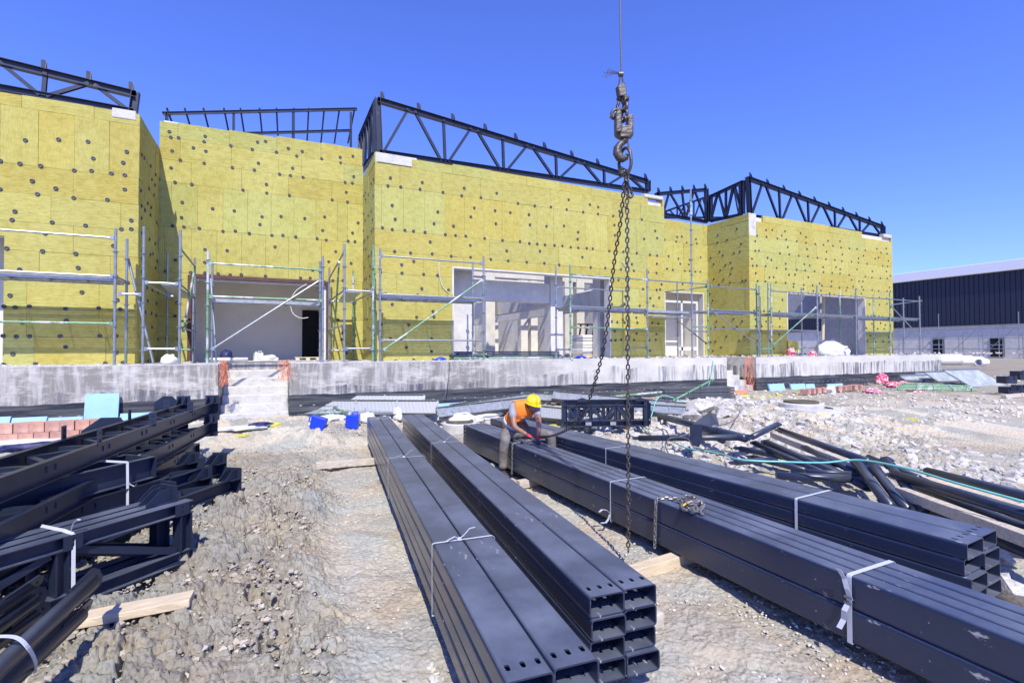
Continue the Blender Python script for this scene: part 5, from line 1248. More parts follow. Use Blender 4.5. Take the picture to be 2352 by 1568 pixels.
# ---------------------------------------------------------------- pipes and timbers on the right
def pipe(p0, p1, z0, z1, dia_px, lab, gus=(0, 1), m='navy'):
    a = PZ(*p0, z0); b_ = PZ(*p1, z1); da = a.dot(FW); r = .5*dia_px*((da+b_.dot(FW))/2)/FPX; u = (b_-a).normalized()
    root = thing('steel_pipe', (a+b_)/2, lab, 'pipe', 'dark steel pipes heaped on the right')
    b = MB(); b.path([a, (a+b_)/2, b_], r, 16); b.build('pipe', M[m], root, True)
    for k, e, s_ in ((0, a, -1), (1, b_, 1)):
        if k in gus:
            w_ = u*s_; n_ = (UP+u.cross(UP)*.25).normalized(); t_ = n_.cross(w_).normalized(); b = MB()
            b.plate([e-w_*.2-t_*r*1.25, e+w_*.06-t_*r*1.25, e+w_*.11-t_*r*.6, e+w_*.11+t_*r*.6, e+w_*.06+t_*r*1.25, e-w_*.2+t_*r*1.25], n_, .011); g_ = b.build('end_gusset', M['navy2'], root)
            b = MB(); c_ = e+w_*.06; b.lathe(c_-n_*.0065, [(.0005, 0), (.012, 0), (.012, .013), (.0005, .013)], 8, n_); b.build('bolt_hole', M['black'], g_)
    return root
pipe((1488, 948), (1712, 1006), .42, .42, 16, 'long dark pipe running down from the lattice frame across the rubble')
pipe((1467, 1006), (1722, 1004), .30, .42, 14, 'level dark pipe lying crosswise just above the rightmost tube stack')
pipe((1728, 1003), (1786, 974), .42, .52, 13, 'short dark pipe tilted up out of the heap')
pipe((1735, 1018), (1900, 1090), .34, .22, 15, 'dark pipe at the left edge of the crossed pipes')
pipe((1760, 1015), (1935, 1092), .40, .26, 15, 'dark pipe beside the left edge of the crossed pipes')
pipe((1790, 1040), (1948, 1070), .30, .30, 15, 'dark pipe lying low under the crossed pipes')
pipe((1690, 1062), (1770, 1055), .24, .26, 13, 'short dark pipe half buried beside the dirt clods')
pipe((1730, 1050), (1850, 1080), .22, .22, 14, 'dark pipe under the green hose in the middle of the heap')
pipe((1790, 987), (1995, 1060), .42, .42, 15, 'long dark pipe lying along the timber beam')
pipe((1783, 1092), (1978, 1100), .24, .24, 19, 'scratched level pipe just above the rightmost tube stack', (1,))
pipe((1850, 1082), (1975, 1088), .30, .30, 11, 'thinner pipe just behind the scratched level pipe', ())
pipe((1968, 1062), (2045, 1165), .42, .20, 22, 'left one of three pipes slanting down behind the rightmost tube stack')
pipe((2006, 1074), (2084, 1172), .42, .20, 22, 'middle one of three pipes slanting down behind the rightmost tube stack')
pipe((2036, 1058), (2122, 1172), .50, .22, 20, 'right one of three pipes slanting down with a drilled end plate on top', (0,))
pipe((1600, 985), (1660, 1012), .25, .3, 12, 'short dark pipe under the long one in the rubble', (0,))
pipe((2055, 1090), (2420, 1200), .42, .50, 26, 'thick dark pipe running out at the right edge between two timbers', (0,))
pipe((2130, 1082), (2420, 1155), .38, .46, 22, 'rear dark pipe running out at the right edge above the pale board', ())
pipe((2080, 1150), (2420, 1290), .16, .22, 30, 'lowest dark pipe at the right edge beside the grey timber', ())
timber(PZ(1775, 998, .34), PZ(1965, 1072, .34), .10, .10, 'squared grey timber lying among the dark pipes', 'woodg')
timber(PZ(2070, 1130, .30), PZ(2420, 1262, .34), .11, .11, 'long grey timber running out of the right edge of the picture', 'woodg')
timber(PZ(2150, 1100, .34), PZ(2420, 1205, .40), .30, .05, 'broad pale board between the pipes at the right edge', 'wood')
pipe((1700, 1030), (1850, 1058), .26, .22, 14, 'dark pipe lying flat in front of the level crosswise pipe')
pipe((1850, 1028), (1965, 1085), .36, .30, 14, 'dark pipe squeezed between the timber beam and the crossed pipes')
pipe((1880, 1060), (1990, 1120), .26, .20, 16, 'dark pipe under the three slanting pipes')
pipe((1995, 1050), (2110, 1098), .36, .34, 15, 'dark pipe crossing behind the three slanting pipes', (1,))
pipe((2100, 1118), (2420, 1235), .30, .36, 20, 'dark pipe lying against the long grey timber at the right edge', ())
b = MB(); c = PD(1625, 960, 8.6); b.plate([c+Vector(q) for q in ((-.30, .05, -.09), (.10, .06, .09), (.17, -.02, .06), (.16, -.1, -.12), (.0, -.06, -.12))], (.35, -.9, .3), .012)
tag(b.build('steel_plate', M['navy2'], None, loc=c), 'pointed dark plate sticking up behind the long pipe', 'steel plate')
b = MB(); c = PD(1600, 1000, 8.4); b.plate([c+Vector(q) for q in ((-.15, 0, .18), (.14, .03, .18), (.15, .03, -.05), (.05, 0, -.2), (-.12, 0, -.15))], (.3, -.9, .1), .012)
tag(b.build('steel_plate', M['navy2'], None, loc=c), 'dark plate hanging below the long pipe in the rubble', 'steel plate')
G = lambda px, py, dz=.02: (lambda q: Vector((q.x, q.y, gz(q.x, q.y)+dz)))(ground(px, py))
def ground(px, py):
    d = ray(px, py); t = 1.0; o = Vector((0, 0, EYE))
    lo, hi = .5, 200
    for _ in range(40):
        m_ = (lo+hi)/2; p = o+d*m_
        if p.z < gz(p.x, p.y): hi = m_
        else: lo = m_
    return o+d*hi
wire('hose', [PY(1634, 824, YP+.12), PY(1638, 832, YP-.04), PY(1632, 870, YP-.08), PY(1618, 910, YP-.3), G(1600, 932), G(1520, 935, .3), PZ(1494, 960, .4), G(1480, 985, .1), G(1480, 1000, .12), G(1530, 1015, .1), PZ(1570, 1026, .25), PZ(1650, 1040, .3), PZ(1700, 1055, .42), PZ(1800, 1060, .44), PZ(1890, 1062, .48), PZ(1975, 1056, .56), PZ(2080, 1075, .60), PZ(2200, 1110, .62), PZ(2400, 1165, .6)], .012, M['hose'], 'long green hose snaking from the platform over the pipes to the right edge', 'hose')
wire('cable', [G(1350, 995, .03), G(1400, 996, .03), G(1480, 1000, .05), G(1525, 1008, .2), PZ(1545, 1005, .42), PZ(1600, 990, .5), PZ(1680, 968, .55), G(1700, 965, .2)], .010, M['cable'], 'dark cable lying over the rubble beside the lattice frames', 'cable')
wire('cable', [PZ(1535, 1040, .25), PZ(1528, 1018, .4), PZ(1545, 1004, .5), PZ(1580, 1008, .4), PZ(1600, 1030, .3), PZ(1680, 1036, .3)], .010, M['cable'], 'thin cable looped round the level pipe', 'cable')
wire('cable', [PY(1033, 832, YP-.05), PY(1030, 870, YP-.08), PY(1022, 910, YP-.4), G(1012, 940, .1), G(985, 958, .03)], .010, M['cable'], 'dark cable hanging down the platform face left of the worker', 'cable')
# ---------------------------------------------------------------- things lying about
def solid(name, pts_fn, m, lab, cat, loc, bev=0, smooth_=False, group=None):
    b = MB(); pts_fn(b); return tag(b.build(name, M[m], None, smooth_, bev, loc=loc), lab, cat, group)
def quad_board(name, px, py, dep, w_, h_, t, m, lab, cat, az=0, lean=0, group=None, roll=0):
    c = PD(px, py, dep); a = Vector((math.cos(az), -math.sin(az), 0)); n = a.cross(UP); u = (UP*math.cos(lean)+n*math.sin(lean)); nn = a.cross(u)
    a2 = a*math.cos(roll)+u*math.sin(roll); u2 = u*math.cos(roll)-a*math.sin(roll)
    return solid(name, lambda b: b.obb(c, a2*w_/2, nn*t/2, u2*h_/2), m, lab, cat, c, .004, False, group)
Pb = lambda px, off=.06: PY(px, 900, YP-off)
c = Pb(235); h0 = gz(c.x, c.y-.2)
def board(px0, px1, py0, py1, off, m, lab, cat='foam board', nm='foam_board', grp='blue foam boards', t=.05, lean=.12):
    p = PY(px0, py0, YP-off); q = PY(px1, py0, YP-off); z1 = p.z; z0 = PY((px0+px1)/2, py1, YP-off).z
    b = MB(); b.add([(p.x, YP-off+lean*0-.12, z0), (q.x, YP-off-.12, z0), (q.x, YP-off, z1), (p.x, YP-off, z1), (p.x, YP-off-.12+t, z0), (q.x, YP-off-.12+t, z0), (q.x, YP-off+t, z1), (p.x, YP-off+t, z1)], [(0, 1, 2, 3), (7, 6, 5, 4), (0, 4, 5, 1), (1, 5, 6, 2), (2, 6, 7, 3), (3, 7, 4, 0)])
    return tag(b.build(nm, M[m], None, loc=(p.x, YP-off, z0)), lab, cat, grp)
board(196, 274, 905, 985, .12, 'foam', 'large pale blue foam board leaning upright against the platform')
board(-10, 25, 958, 985, .3, 'foam', 'low blue foam board at the left picture edge', lean=0)
board(28, 108, 960, 985, .34, 'foam', 'low blue foam board behind the left half of the clay blocks')
board(110, 190, 960, 985, .3, 'foam', 'low blue foam board between the clay blocks and the tall board')
board(276, 345, 950, 990, .16, 'foam', 'low blue foam board right of the tall board')
board(985, 1085, 928, 965, .5, 'foam', 'pale blue foam board lying behind the worker beside the deck boards')
for i, (a_, b_) in enumerate(((1765, 1800), (1815, 1848), (1850, 1870), (1900, 1935))): board(a_, b_, 882, 905, .25, 'foam', ['blue foam piece nearest the orange net at the right steps', 'second blue foam piece right of the orange net', 'small blue foam piece before the clay blocks at right', 'blue foam piece behind the clay blocks at right'][i])
# clay blocks
bk = MB(); bk.box((-.1, -.1, 0), (.1, .1, .2)); 
for k in range(3): pass
rr = random.Random(9); n = 0; protos = {}
def block(x, y, z, yaw, lab, grp, tint):
    b = MB(); b.box((-.098, -.13, 0), (.098, .13, .165), (*[q*.999 for q in tint], 1)); b.mi = 0
    for kx in (-.085, 0, .085):
        for kz in (.045, .10, .15): b.box((kx-.03, -.0958, kz-.018), (kx+.03, -.09, kz+.018), (tint[0]*.75, tint[1]*.75, tint[2]*.75, 1)) if False else None
    o = b.build('clay_block', M['brick'], None, bev=.006); o.location = (x, y, z); o.rotation_euler = (0, 0, yaw); ORG[o.name] = Vector((x, y, z)); return tag(o, lab, 'clay block', grp)
base = PY(10, 1018, 11.3); dx = .204; X0 = base.x-.7; zb = base.z
ORD = ['first', 'second', 'third', 'fourth', 'fifth', 'sixth', 'seventh', 'eighth', 'ninth', 'tenth', 'eleventh']
for r_ in range(2):
    for i in range(11 if r_ else 10):
        x = X0+i*dx+(.13 if r_ else 0)+rr.uniform(-.01, .01); y = base.y+(.03 if r_ else 0)
        t = rr.choice([(1, 1, 1), (1.1, 1.1, 1.05), (.9, .85, .82), (1.15, 1.2, 1.2)])
        block(x, y, zb+r_*.168, rr.uniform(-.05, .05), 'clay block, %s from the left in the %s row behind the left trusses' % (ORD[i], ['lower', 'upper'][r_]), 'clay blocks stacked behind the left trusses', t)
for i in range(11):
    p = G(1850+i*12, 908-i*1.2); block(p.x, p.y, p.z+.02, rr.uniform(-.3, .3)+.2, 'clay block, %s from the left in the short row right of the right steps' % ORD[i], 'clay blocks by the right end of the platform', (1, 1, 1))
p = G(1062, 948); block(p.x, p.y, p.z+.02, .3, 'single reddish clay block beside the foam board behind the worker', None, (1, .95, .9))
# jerrycans
def can(p, yaw, tilt, lab, m='bluep', s=1.0):
    root = thing('jerrycan', p, lab, 'canister'); Mx = Matrix.Translation(p) @ Matrix.Rotation(yaw, 4, 'Z') @ Matrix.Rotation(tilt, 4, 'Y')
    def put(b, nm, mm, bev): b.v = [tuple(Mx @ (Vector(v)*s)) for v in b.v]; b.build(nm, M[mm], root, bev=bev)
    b = MB(); b.add([(-.13, -.085, 0), (.13, -.085, 0), (.13, .085, 0), (-.13, .085, 0), (-.13, -.085, .27), (.13, -.085, .30), (.13, .085, .30), (-.13, .085, .27)], [(3, 2, 1, 0), (4, 5, 6, 7), (0, 1, 5, 4), (1, 2, 6, 5), (2, 3, 7, 6), (3, 0, 4, 7)]); put(b, 'body', m, .018*s)
    b = MB(); b.path([(-.02, 0, .285), (-.02, 0, .335), (.09, 0, .345), (.09, 0, .30)], .014, 8); put(b, 'handle', m, 0)
    b = MB(); b.tube((-.08, 0, .27), (-.08, 0, .32), .028, 12); put(b, 'cap', m if m == 'white' else 'white', 0)
can(G(735, 992, .03)+Vector((.1, 0, .10)), -.4, -1.25, 'blue plastic canister tipped on its side on the soil left of the tubes')
pc_ = PD(808, 967, 10.5); pc_.z = gz(pc_.x, pc_.y)+.02
can(pc_, -.4, .12, 'blue plastic canister standing upright at the far end of the leftmost tubes')
can(PY(592, 830, YR+.8)+Vector((0, 0, 0)), .3, .1, 'white plastic canister inside the grey doorway', 'white', .9)
can(G(1905, 905, .02), .3, 1.2, 'white plastic canister lying by the clay blocks at right', 'white', 1.2)
for px, lab in ((1012, 'crumpled blue plastic on the platform edge under the left scaffold post of the wide opening'), (1740-405, 'crumpled blue plastic beside the wrapped pallet')):
    p = PY(px, 820, YF-.5); p.z = ZP+.05; solid('plastic_sheet', lambda b: b.blob(p, .11, px, 2, .3, (1.5, .8, .6)), 'bluep', lab, 'plastic', p, 0, True)
# manholes
def manhole(px, py, lab, r=.42, slab_=True):
    p = G(px, py, 0); root = thing('manhole', p, lab, 'manhole')
    b = MB(); b.lathe(p, [(r, -.1), (r, .13), (r-.02, .15), (r*.80, .15), (r*.80, -.1)], 36); b.build('concrete_ring', M['steps'], root)
    b = MB(); b.lathe(p, [(r*.78, .10), (r*.78, .19), (r*.70, .20), (r*.66, .18), (.001, .18)], 36); b.build('cover', M['rust'], root)
    if slab_: b = MB(); b.lathe(p+Vector((.1, -.15, 0)), [(r*1.5, -.1), (r*1.5, .035), (r*1.02, .04)], 18); b.build('slab', M['steps'], root)
manhole(1840, 938, 'concrete manhole ring with rusty cover on the bare ground right of the pipes', .50)
manhole(1056, 985, 'low dark manhole cover half hidden behind the far end of the tubes', .38, False)
# deck boards in heaps
def deckboard(c, az, L, wd, lab, lean=0, tiltl=0, m='galv', grp='metal deck boards lying in heaps', perf=True):
    c = Vector(c); u = Vector((math.cos(az), math.sin(az), tiltl)).normalized(); v = UP.cross(u).normalized(); v = (v*math.cos(lean)+UP*math.sin(lean)).normalized(); n = u.cross(v).normalized()
    root = thing('deck_board', c, lab, 'deck board', grp); h_ = wd/2
    b = MB(); b.obb(c, u*(L/2), v*(h_-.012), n*.002); b.build('tread', M['perf2'] if perf else M['deckside'], root)
    for s_ in (-1, 1): b = MB(); b.obb(c+v*(s_*h_), u*(L/2), v*.011, n*.032); b.build('edge_rail', M['deckedge'], root)
    for t in (-.5, -.17, .17, .5): b = MB(); b.obb(c+u*(L*t*.98), u*.018, v*(h_-.013), n*.024); b.build('cross_rib', M['deckside'], root)
    return root
m2 = mat('punched_sheet', (.40, .41, .40), .5, .5, .1, 8); M['perf2'] = m2
N_ = m2.node_tree.nodes; vv = N_.new('ShaderNodeTexVoronoi'); vv.inputs['Scale'].default_value = 26; vv.inputs['Randomness'].default_value = 0
tc_ = N_.new('ShaderNodeTexCoord'); m2.node_tree.links.new(tc_.outputs['Object'], vv.inputs[0]); rp_ = N_.new('ShaderNodeValToRGB'); m2.node_tree.links.new(vv.outputs[0], rp_.inputs[0]); rp_.color_ramp.interpolation = 'CONSTANT'
rp_.color_ramp.elements[0].color = (.05, .05, .05, 1); rp_.color_ramp.elements[1].position = .22; rp_.color_ramp.elements[1].color = (.40, .41, .40, 1)
m2.node_tree.links.new(rp_.outputs[0], N_['Principled BSDF'].inputs['Base Color'])
c = PD(835, 921, 11.65); deckboard(c, R(-29), 2.9, .34, 'upper of two punched metal boards leaning against the platform right of the steps', R(52))
c = PD(862, 935, 11.35); deckboard(c, R(-29), 2.9, .36, 'lower punched metal board with a red mark leaning right of the steps', R(48))
c = PD(800, 944, 11.3); deckboard(c, R(-28), 2.3, .30, 'plain metal board under the two punched boards', R(30), perf=False)
c = PD(1120, 935, 11.5); deckboard(c, R(0), 2.4, .32, 'pale metal board crossing behind the left shoulder of the worker', R(35), .06, perf=False)
c = PD(1140, 925, 12.0); deckboard(c, R(4), 2.3, .32, 'ribbed metal board on top of the heap behind the worker', R(30), .08, perf=False)
c = PD(1275, 950, 11.0); deckboard(c, R(-42), 2.0, .34, 'metal board lying right of the worker before the lattice frame', R(40), -.06)
c = PD(1340, 918, 13.0); deckboard(c, R(-38), 3.4, .32, 'long metal board sloping down behind the lattice frame', R(30), -.04, perf=False)
c = PD(1420, 922, 12.6); deckboard(c, R(-42), 3.4, .32, 'long metal board reaching right past the lattice frame', R(35), -.07, perf=False)
c = PD(1500, 940, 12.0); deckboard(c, R(-40), 2.3, .32, 'lower metal board right of the lattice frame', R(30), -.04, perf=False)
for k in range(6):
    c = PD(1600, 922-k*6.3, 14.3+.03*k); deckboard(c+Vector((rr.uniform(-.05, .05), 0, 0)), R(-17), 2.15, .36, ['lowest', 'second lowest', 'third lowest', 'third highest', 'second highest', 'topmost'][k]+' board of the neat deck stack left of the right steps', rr.uniform(-.02, .02), 0, perf=False)
# scaffold poles in the heaps
def lying(p, q, r, m, lab):
    p = Vector(p); q = Vector(q); b = MB(); b.tube(p, q, r, 8); d = (q-p); n_ = int(d.length/.5)
    for k in range(n_+1): c_ = p+d*((k+.2)/(n_+.5)); dd = d.normalized(); b.lathe(c_, [(r, -.006), (.055, -.005), (.055, .005), (r, .006)], 10, dd)
    tag(b.build('scaffold_pole', M[m], None, loc=p), lab, 'scaffold pole', 'scaffold poles lying in the heaps')
lying(G(668, 945, .06), G(770, 962, .06), .026, 'galvg', 'green pole at the foot of the steps')
lying(G(690, 955, .05), G(800, 958, .12), .026, 'galvg', 'green pole under the punched boards')
lying(G(745, 950, .28), G(800, 962, .08), .026, 'galv', 'grey pole leaning on the green poles left of the blue canister')
lying(PD(1060, 925, 12.4), PD(1165, 918, 12.4), .026, 'galvg', 'green pole on the heap left of the worker')
lying(PD(1250, 902, 13.5), PD(1345, 925, 12.8), .026, 'galvg', 'green pole right above the helmet of the worker')
lying(PD(1290, 900, 13.7), PD(1380, 915, 13.0), .026, 'galv', 'grey pole behind the green one above the lattice frame')
lying(PD(1360, 915, 13.2), PD(1520, 900, 13.6), .026, 'galvg', 'long green pole behind the hanging chain')
lying(PD(1545, 920, 12.6), PD(1640, 870, 13.6), .026, 'galvg', 'pale green pole standing slanted over the neat deck stack')
for k in range(5): lying(G(2070-k*4, 886+k*3.5, .10), G(2220+k*6, 890+k*3.5, .12), .028, 'galvg', ['rearmost', 'fourth nearest', 'third nearest', 'second nearest', 'nearest'][k]+' green pole under the scrap panels at far right')
M['panel'] = mat('worn_form_panel', (.30, .33, .33), .8, 0, .3, 3, .1, 20, [((.5, .5, .48), 6, .6, .68)])
# panels at far right
for k, (px, py, w_, h_, az, ro) in enumerate(((2240, 880, 1.6, 1.0, .2, .12), (2180, 873, 1.7, .6, .5, .25), (2150, 868, 1.8, .35, .6, .3), (2120, 872, 1.9, .3, .55, .22), (2195, 862, 1.8, .5, .6, .3))):
    c = G(px, py+9, .32-.03*k); a = Vector((.93, -.1, .0)); u = Vector((-.25+ro, .75, .55)); b = MB(); b.obb(c, a.normalized()*w_*.62, u.normalized()*h_*.55, a.cross(u).normalized()*.02)
    root = thing('form_panel', c, ['pale blue formwork panel on top of the scrap heap at far right', 'grey formwork panel in the middle of the scrap heap at far right', 'narrow panel left in the scrap heap at far right', 'narrow panel lowest in the scrap heap at far right', 'grey panel at the back of the scrap heap at far right'][k], 'panel', 'formwork panels in the scrap heap')
    b.build('sheet', M['panel'], root)
    for s_ in (-1, 1): b = MB(); b.obb(c+a.cross(u).normalized()*.03+u.normalized()*(h_*.52*s_), a.normalized()*w_*.62, u.normalized()*.03, a.cross(u).normalized()*.02); b.build('edge_rail', M['galv'], root)
# dark steel brackets at the right edge
for k, (px, py, w_, h_) in enumerate(((2312, 872, 26, 16), (2345, 862, 30, 20), (2318, 895, 30, 14), (2350, 892, 36, 16))):
    dk_ = G(2318, 910).dot(FW)+.3*k; c = PD(px, py, dk_); s_ = dk_/FPX; rt2 = rx; b = MB(); b.obb(c, rt2*(w_*s_/2), ry*.16, UP*(h_*s_/2)); root = thing('steel_bracket', c-UP*(h_*s_/2), ['upper left dark steel box bracket at the right edge', 'upper right dark steel box bracket at the right edge', 'lower left dark steel box bracket at the right edge', 'lower right dark steel box bracket at the right edge'][k], 'steel bracket', 'dark steel brackets stacked at the right edge')
    b.build('box', M['navy2'], root, bev=.01)
    for q in (-.3, .3): b = MB(); b.plate([c+rt2*(q*w_*s_)-ry*.17+UP*(h_*s_*z)+rt2*x for x, z in ((-.03, .1), (.03, .1), (.03, .62), (-.03, .62))], ry, .012); b.build('lug_plate', M['navy2'], root)
p = G(2318, 912, .03); timber(p+Vector((-.9, -.2, .05)), p+Vector((1.2, -.3, .05)), .12, .1, 'timber bearer under the dark brackets at the right edge', 'woodg')
# white pipes
for k, (px, py, r, L) in enumerate(((2182, 832, .30, 1.4), (2203, 833, .40, 2.4), (2225, 832, .34, 2.0), (2250, 832, .30, 2.6), (2262, 834, .24, 1.2))):
    q = G(px, py+5, 0); q.z += r; b = MB(); u = Vector((.80, .45, 0)).normalized(); u = Matrix.Rotation(k*.3-.5, 3, 'Z') @ Vector((.75, -.5, 0)).normalized()
    b.lathe(q, [(r*.86, L), (r, L), (r, 0), (r*1.04, 0), (r*1.04, -.12), (r*.86, -.12), (r*.86, L)], 22, -u); o = b.build('drain_pipe', M['roofw'], None, False, loc=q)
    tag(o, ['leftmost white plastic pipe at the right end of the platform', 'large open ended white pipe facing the camera beyond the platform', 'third white pipe from the left on the far soil', 'long white pipe lying right of the open ended one', 'rightmost white pipe with a cut end on the far soil'][k], 'pipe', 'white drain pipes beyond the platform')
# sacks, cloth, sheets
def soft(name, px, py, w_, h_, d_, m, lab, cat, seed, dz=0, on=None, group=None, n=3, rnd_=.35):
    p = G(px, py, 0) if on is None else PY(px, py, on)
    if on is not None: p.z = ZP+.02
    r2 = random.Random(seed); b = MB(); vs, fs = ICO[n]; ks = [(Vector((r2.uniform(-1, 1), r2.uniform(-1, 1), r2.uniform(-1, 1))).normalized(), r2.uniform(2.5, 7), r2.uniform(0, 6)) for _ in range(9)]
    out = []
    for v in vs:
        f = 1+rnd_*sum(abs(math.sin(k.dot(v)*fq+ph))-.6 for k, fq, ph in ks)/3.2
        out.append(p+Vector((v.x*w_/2*f, v.y*d_/2*f, max(v.z*f, -.35)*h_*.75+h_*.25+dz)))
    b.add(out, fs); return tag(b.build(name, M[m], None, seed % 2 == 0, loc=p), lab, cat, group)
soft('sack', 1906, 812, 1.5, .62, .8, 'white', 'big white plastic sheet heap on the platform before the rightmost opening', 'plastic sheet', 4, on=YF-.35)
soft('sack', 1935, 812, .7, .4, .5, 'white', 'white woven sack at the right side of the plastic heap', 'sack', 7, on=YF-.5)
soft('cloth', 1866, 814, .35, .2, .3, 'pink', 'small red and white bag left of the plastic heap', 'bag', 5, on=YF-.6)
soft('cloth', 1817, 812, .35, .3, .3, 'pink', 'small red and white bag at the left side of the rightmost opening', 'bag', 8, on=YF-.4)
for k, (px, py, w_, h_) in enumerate(((1978, 880, .7, .15), (2022, 880, .55, .4), (2052, 888, .7, .2), (2003, 902, .5, .15), (2105, 900, .5, .10), (2108, 860, .6, .2), (2075, 884, .4, .15))):
    soft('cloth', px, py, w_, h_, .5, 'pink', ['crumpled red and white cloth nearest the clay blocks', 'tall heap of red and white cloth by the platform end', 'long fold of red and white cloth right of the tall heap', 'red and white cloth lying in front of the others', 'red and white cloth under the green poles', 'red and white bundle on the scrap heap', 'small red and white cloth beside the green poles'][k], 'cloth', 20+k, group='red and white cloths')
for k, (px, py, w_, h_, lab) in enumerate(((845, 968, .35, .2, 'white sack between the far ends of the two left tube stacks'), (884, 972, .3, .16, 'crumpled white sack behind the far end of the leftmost tubes'), (912, 962, .25, .26, 'white sack standing against the second tube stack'), (1110, 962, .9, .22, 'white and green sheet lying left of the worker'), (1060, 975, .8, .26, 'white dusty sheet near the dark manhole cover'), (760, 965, .6, .12, 'flat white sheet near the blue canisters'), (40, 1020, 1.2, .1, 'flat white sheet at the left edge below the clay blocks'), (555, 985, 1.0, .06, 'white dusty rag at the foot of the steps'), (1378, 985, .5, .22, 'clear plastic bottle bag under the lattice frame'))):
    soft('plastic_sheet', px, py, w_, h_, .45, 'glass' if k == 8 else 'white', lab, 'plastic sheet', 40+k)
soft('plastic_sheet', 70, 1028, .9, .10, .3, 'tarp', 'dark blue tarpaulin strip below the clay blocks at left', 'tarpaulin', 60); soft('plastic_sheet', 600, 980, .5, .1, .2, 'tarp', 'small dark blue rag near the foot of the steps', 'rag', 61)
soft('plastic_sheet', 1858, 885, 1.6, .5, .3, 'navy', 'black membrane roll slumped against the platform at right', 'membrane', 62); soft('plastic_sheet', 1990, 870, .9, .5, .2, 'white', 'pale sheet leaning on the platform near its right end', 'sheet', 63)
for k, (px, py, w_) in enumerate(((1582, 928, .8), (1770, 912, .5), (1790, 908, .5), (1745, 915, .4), (1705, 910, .4), (1712, 945, .5), (1880, 955, .3), (2090, 963, .3), (1830, 905, .3), (30, 1022, .7), (620, 975, .5), (1060, 960, .4), (1290, 975, .9), (560, 1000, .25))):
    quad_board('insulation_scrap', px, py, G(px, py).dot(FW), w_, .18, .06, 'yell', 'yellow insulation offcut '+['by the neat deck stack', 'under the orange net', 'right of the orange net', 'left of the orange net', 'below the right steps', 'on the open ground near the manhole', 'right of the manhole', 'on the far right ground', 'before the blue foam at right', 'at the left edge by the tarpaulin', 'at the foot of the steps', 'near the manhole cover', 'under the boards right of the worker', 'on the dusty soil below the steps'][k], 'offcut', .4+k, 1.35, 'yellow insulation offcuts')
quad_board('insulation_board', 1862-40, 796, PY(1822, 796, YF-.1).dot(FW), .55, .5, .05, 'yell', 'yellow insulation board leaning at the left side of the rightmost opening', 'insulation board', .1, -.15)
# wrapped pallet and long dark bundles on the platform inside the middle opening
p = PY(1356, 815, YF+1.6); root = thing('pallet', (p.x, p.y, ZP), 'wrapped pallet of pale boards inside the right side of the middle opening', 'pallet')
for k in range(6): b = MB(); b.box((p.x-.55, p.y-.35, ZP+.12+k*.12), (p.x+.55, p.y+.4, ZP+.12+k*.12+.105)); b.build('layer', M['roofw'] if k % 2 else M['conc'], root, bev=.02)
b = MB(); b.box((p.x-.55, p.y-.35, ZP+.02), (p.x+.55, p.y+.35, ZP+.11)); b.build('base', M['wood'], root)
for k, (x0, x1, y, lab) in enumerate(((1040, 1120, YF-.05, 'shorter bundle of long dark profiles at the left of the middle opening'), (1120, 1290, YF-.1, 'long bundle of dark blue profiles across the middle opening'))):
    p0 = PY(x0, 815, y); p1 = PY(x1, 815, y); b = MB()
    root = thing('profile_bundle', (p0.x, y, ZP), lab, 'profile bundle')
    for q in range(4):
        b = MB(); off = rr.uniform(-.1, .25); b.bar((p0.x+off*(1 if q else 0), y+q*.05, ZP+.07+q*.055), (p1.x-off*.5, y+.1+q*.05, ZP+.06+q*.055), .22, .045); b.build('profile', M['navy' if q else 'galvg'], root)
root = thing('trestle', PY(1335, 790, YF+2.5), 'red steel trestle standing behind the wrapped pallet', 'trestle'); q = PY(1345, 800, YF+2.5); b = MB()
for dx_ in (-.3, 0, .3): b.bar((q.x+dx_, q.y, ZP+.7), (q.x+dx_+.1, q.y, ZP+1.3), .05, .05)
b.bar((q.x-.35, q.y, ZP+1.28), (q.x+.5, q.y, ZP+1.28), .05, .05); b.bar((q.x-.35, q.y, ZP+.8), (q.x+.5, q.y, ZP+.8), .05, .05); b.build('frame', mat('red_steel', (.4, .02, .02), .5), root)
p = PY(704, 822, YR+.2); b = MB(); root = thing('wood_pallet', (p.x, p.y, ZP), 'wooden pallet lying in the right corner of the grey doorway', 'pallet')
for k in range(3): b = MB(); b.box((p.x-.3+k*.28, p.y-.3, ZP+.01), (p.x-.2+k*.28, p.y+.4, ZP+.08)); b.build('block', M['wood'], root)
for k in range(4): b = MB(); b.box((p.x-.32, p.y-.3+k*.2, ZP+.082), (p.x+.42, p.y-.2+k*.2, ZP+.10)); b.build('slat', M['wood'], root)
p = PY(560, 828, YR-.9); b = MB(); b.tube((p.x-.9, p.y, ZP+.07), (p.x+.1, p.y-.05, ZP+.07), .05, 12); tag(b.build('pipe', M['white'], None, True, loc=p), 'white tube lying on the platform above the left steps', 'pipe')
p = PY(525, 828, YR-.6); soft('plastic_sheet', 519, 828, .3, .3, .25, 'tarp', 'dark blue bag on the platform at the left side of the doorway', 'bag', 70, on=YR-.5)
soft('plastic_sheet', 617, 828, .5, .16, .3, 'white', 'white crumpled sack on the sill of the grey doorway', 'sack', 71, on=YR-.3); soft('plastic_sheet', 388, 830, .3, .2, .2, 'white', 'white lump of packaging on the platform in the shaded corner', 'packaging', 72, on=YF-.8)
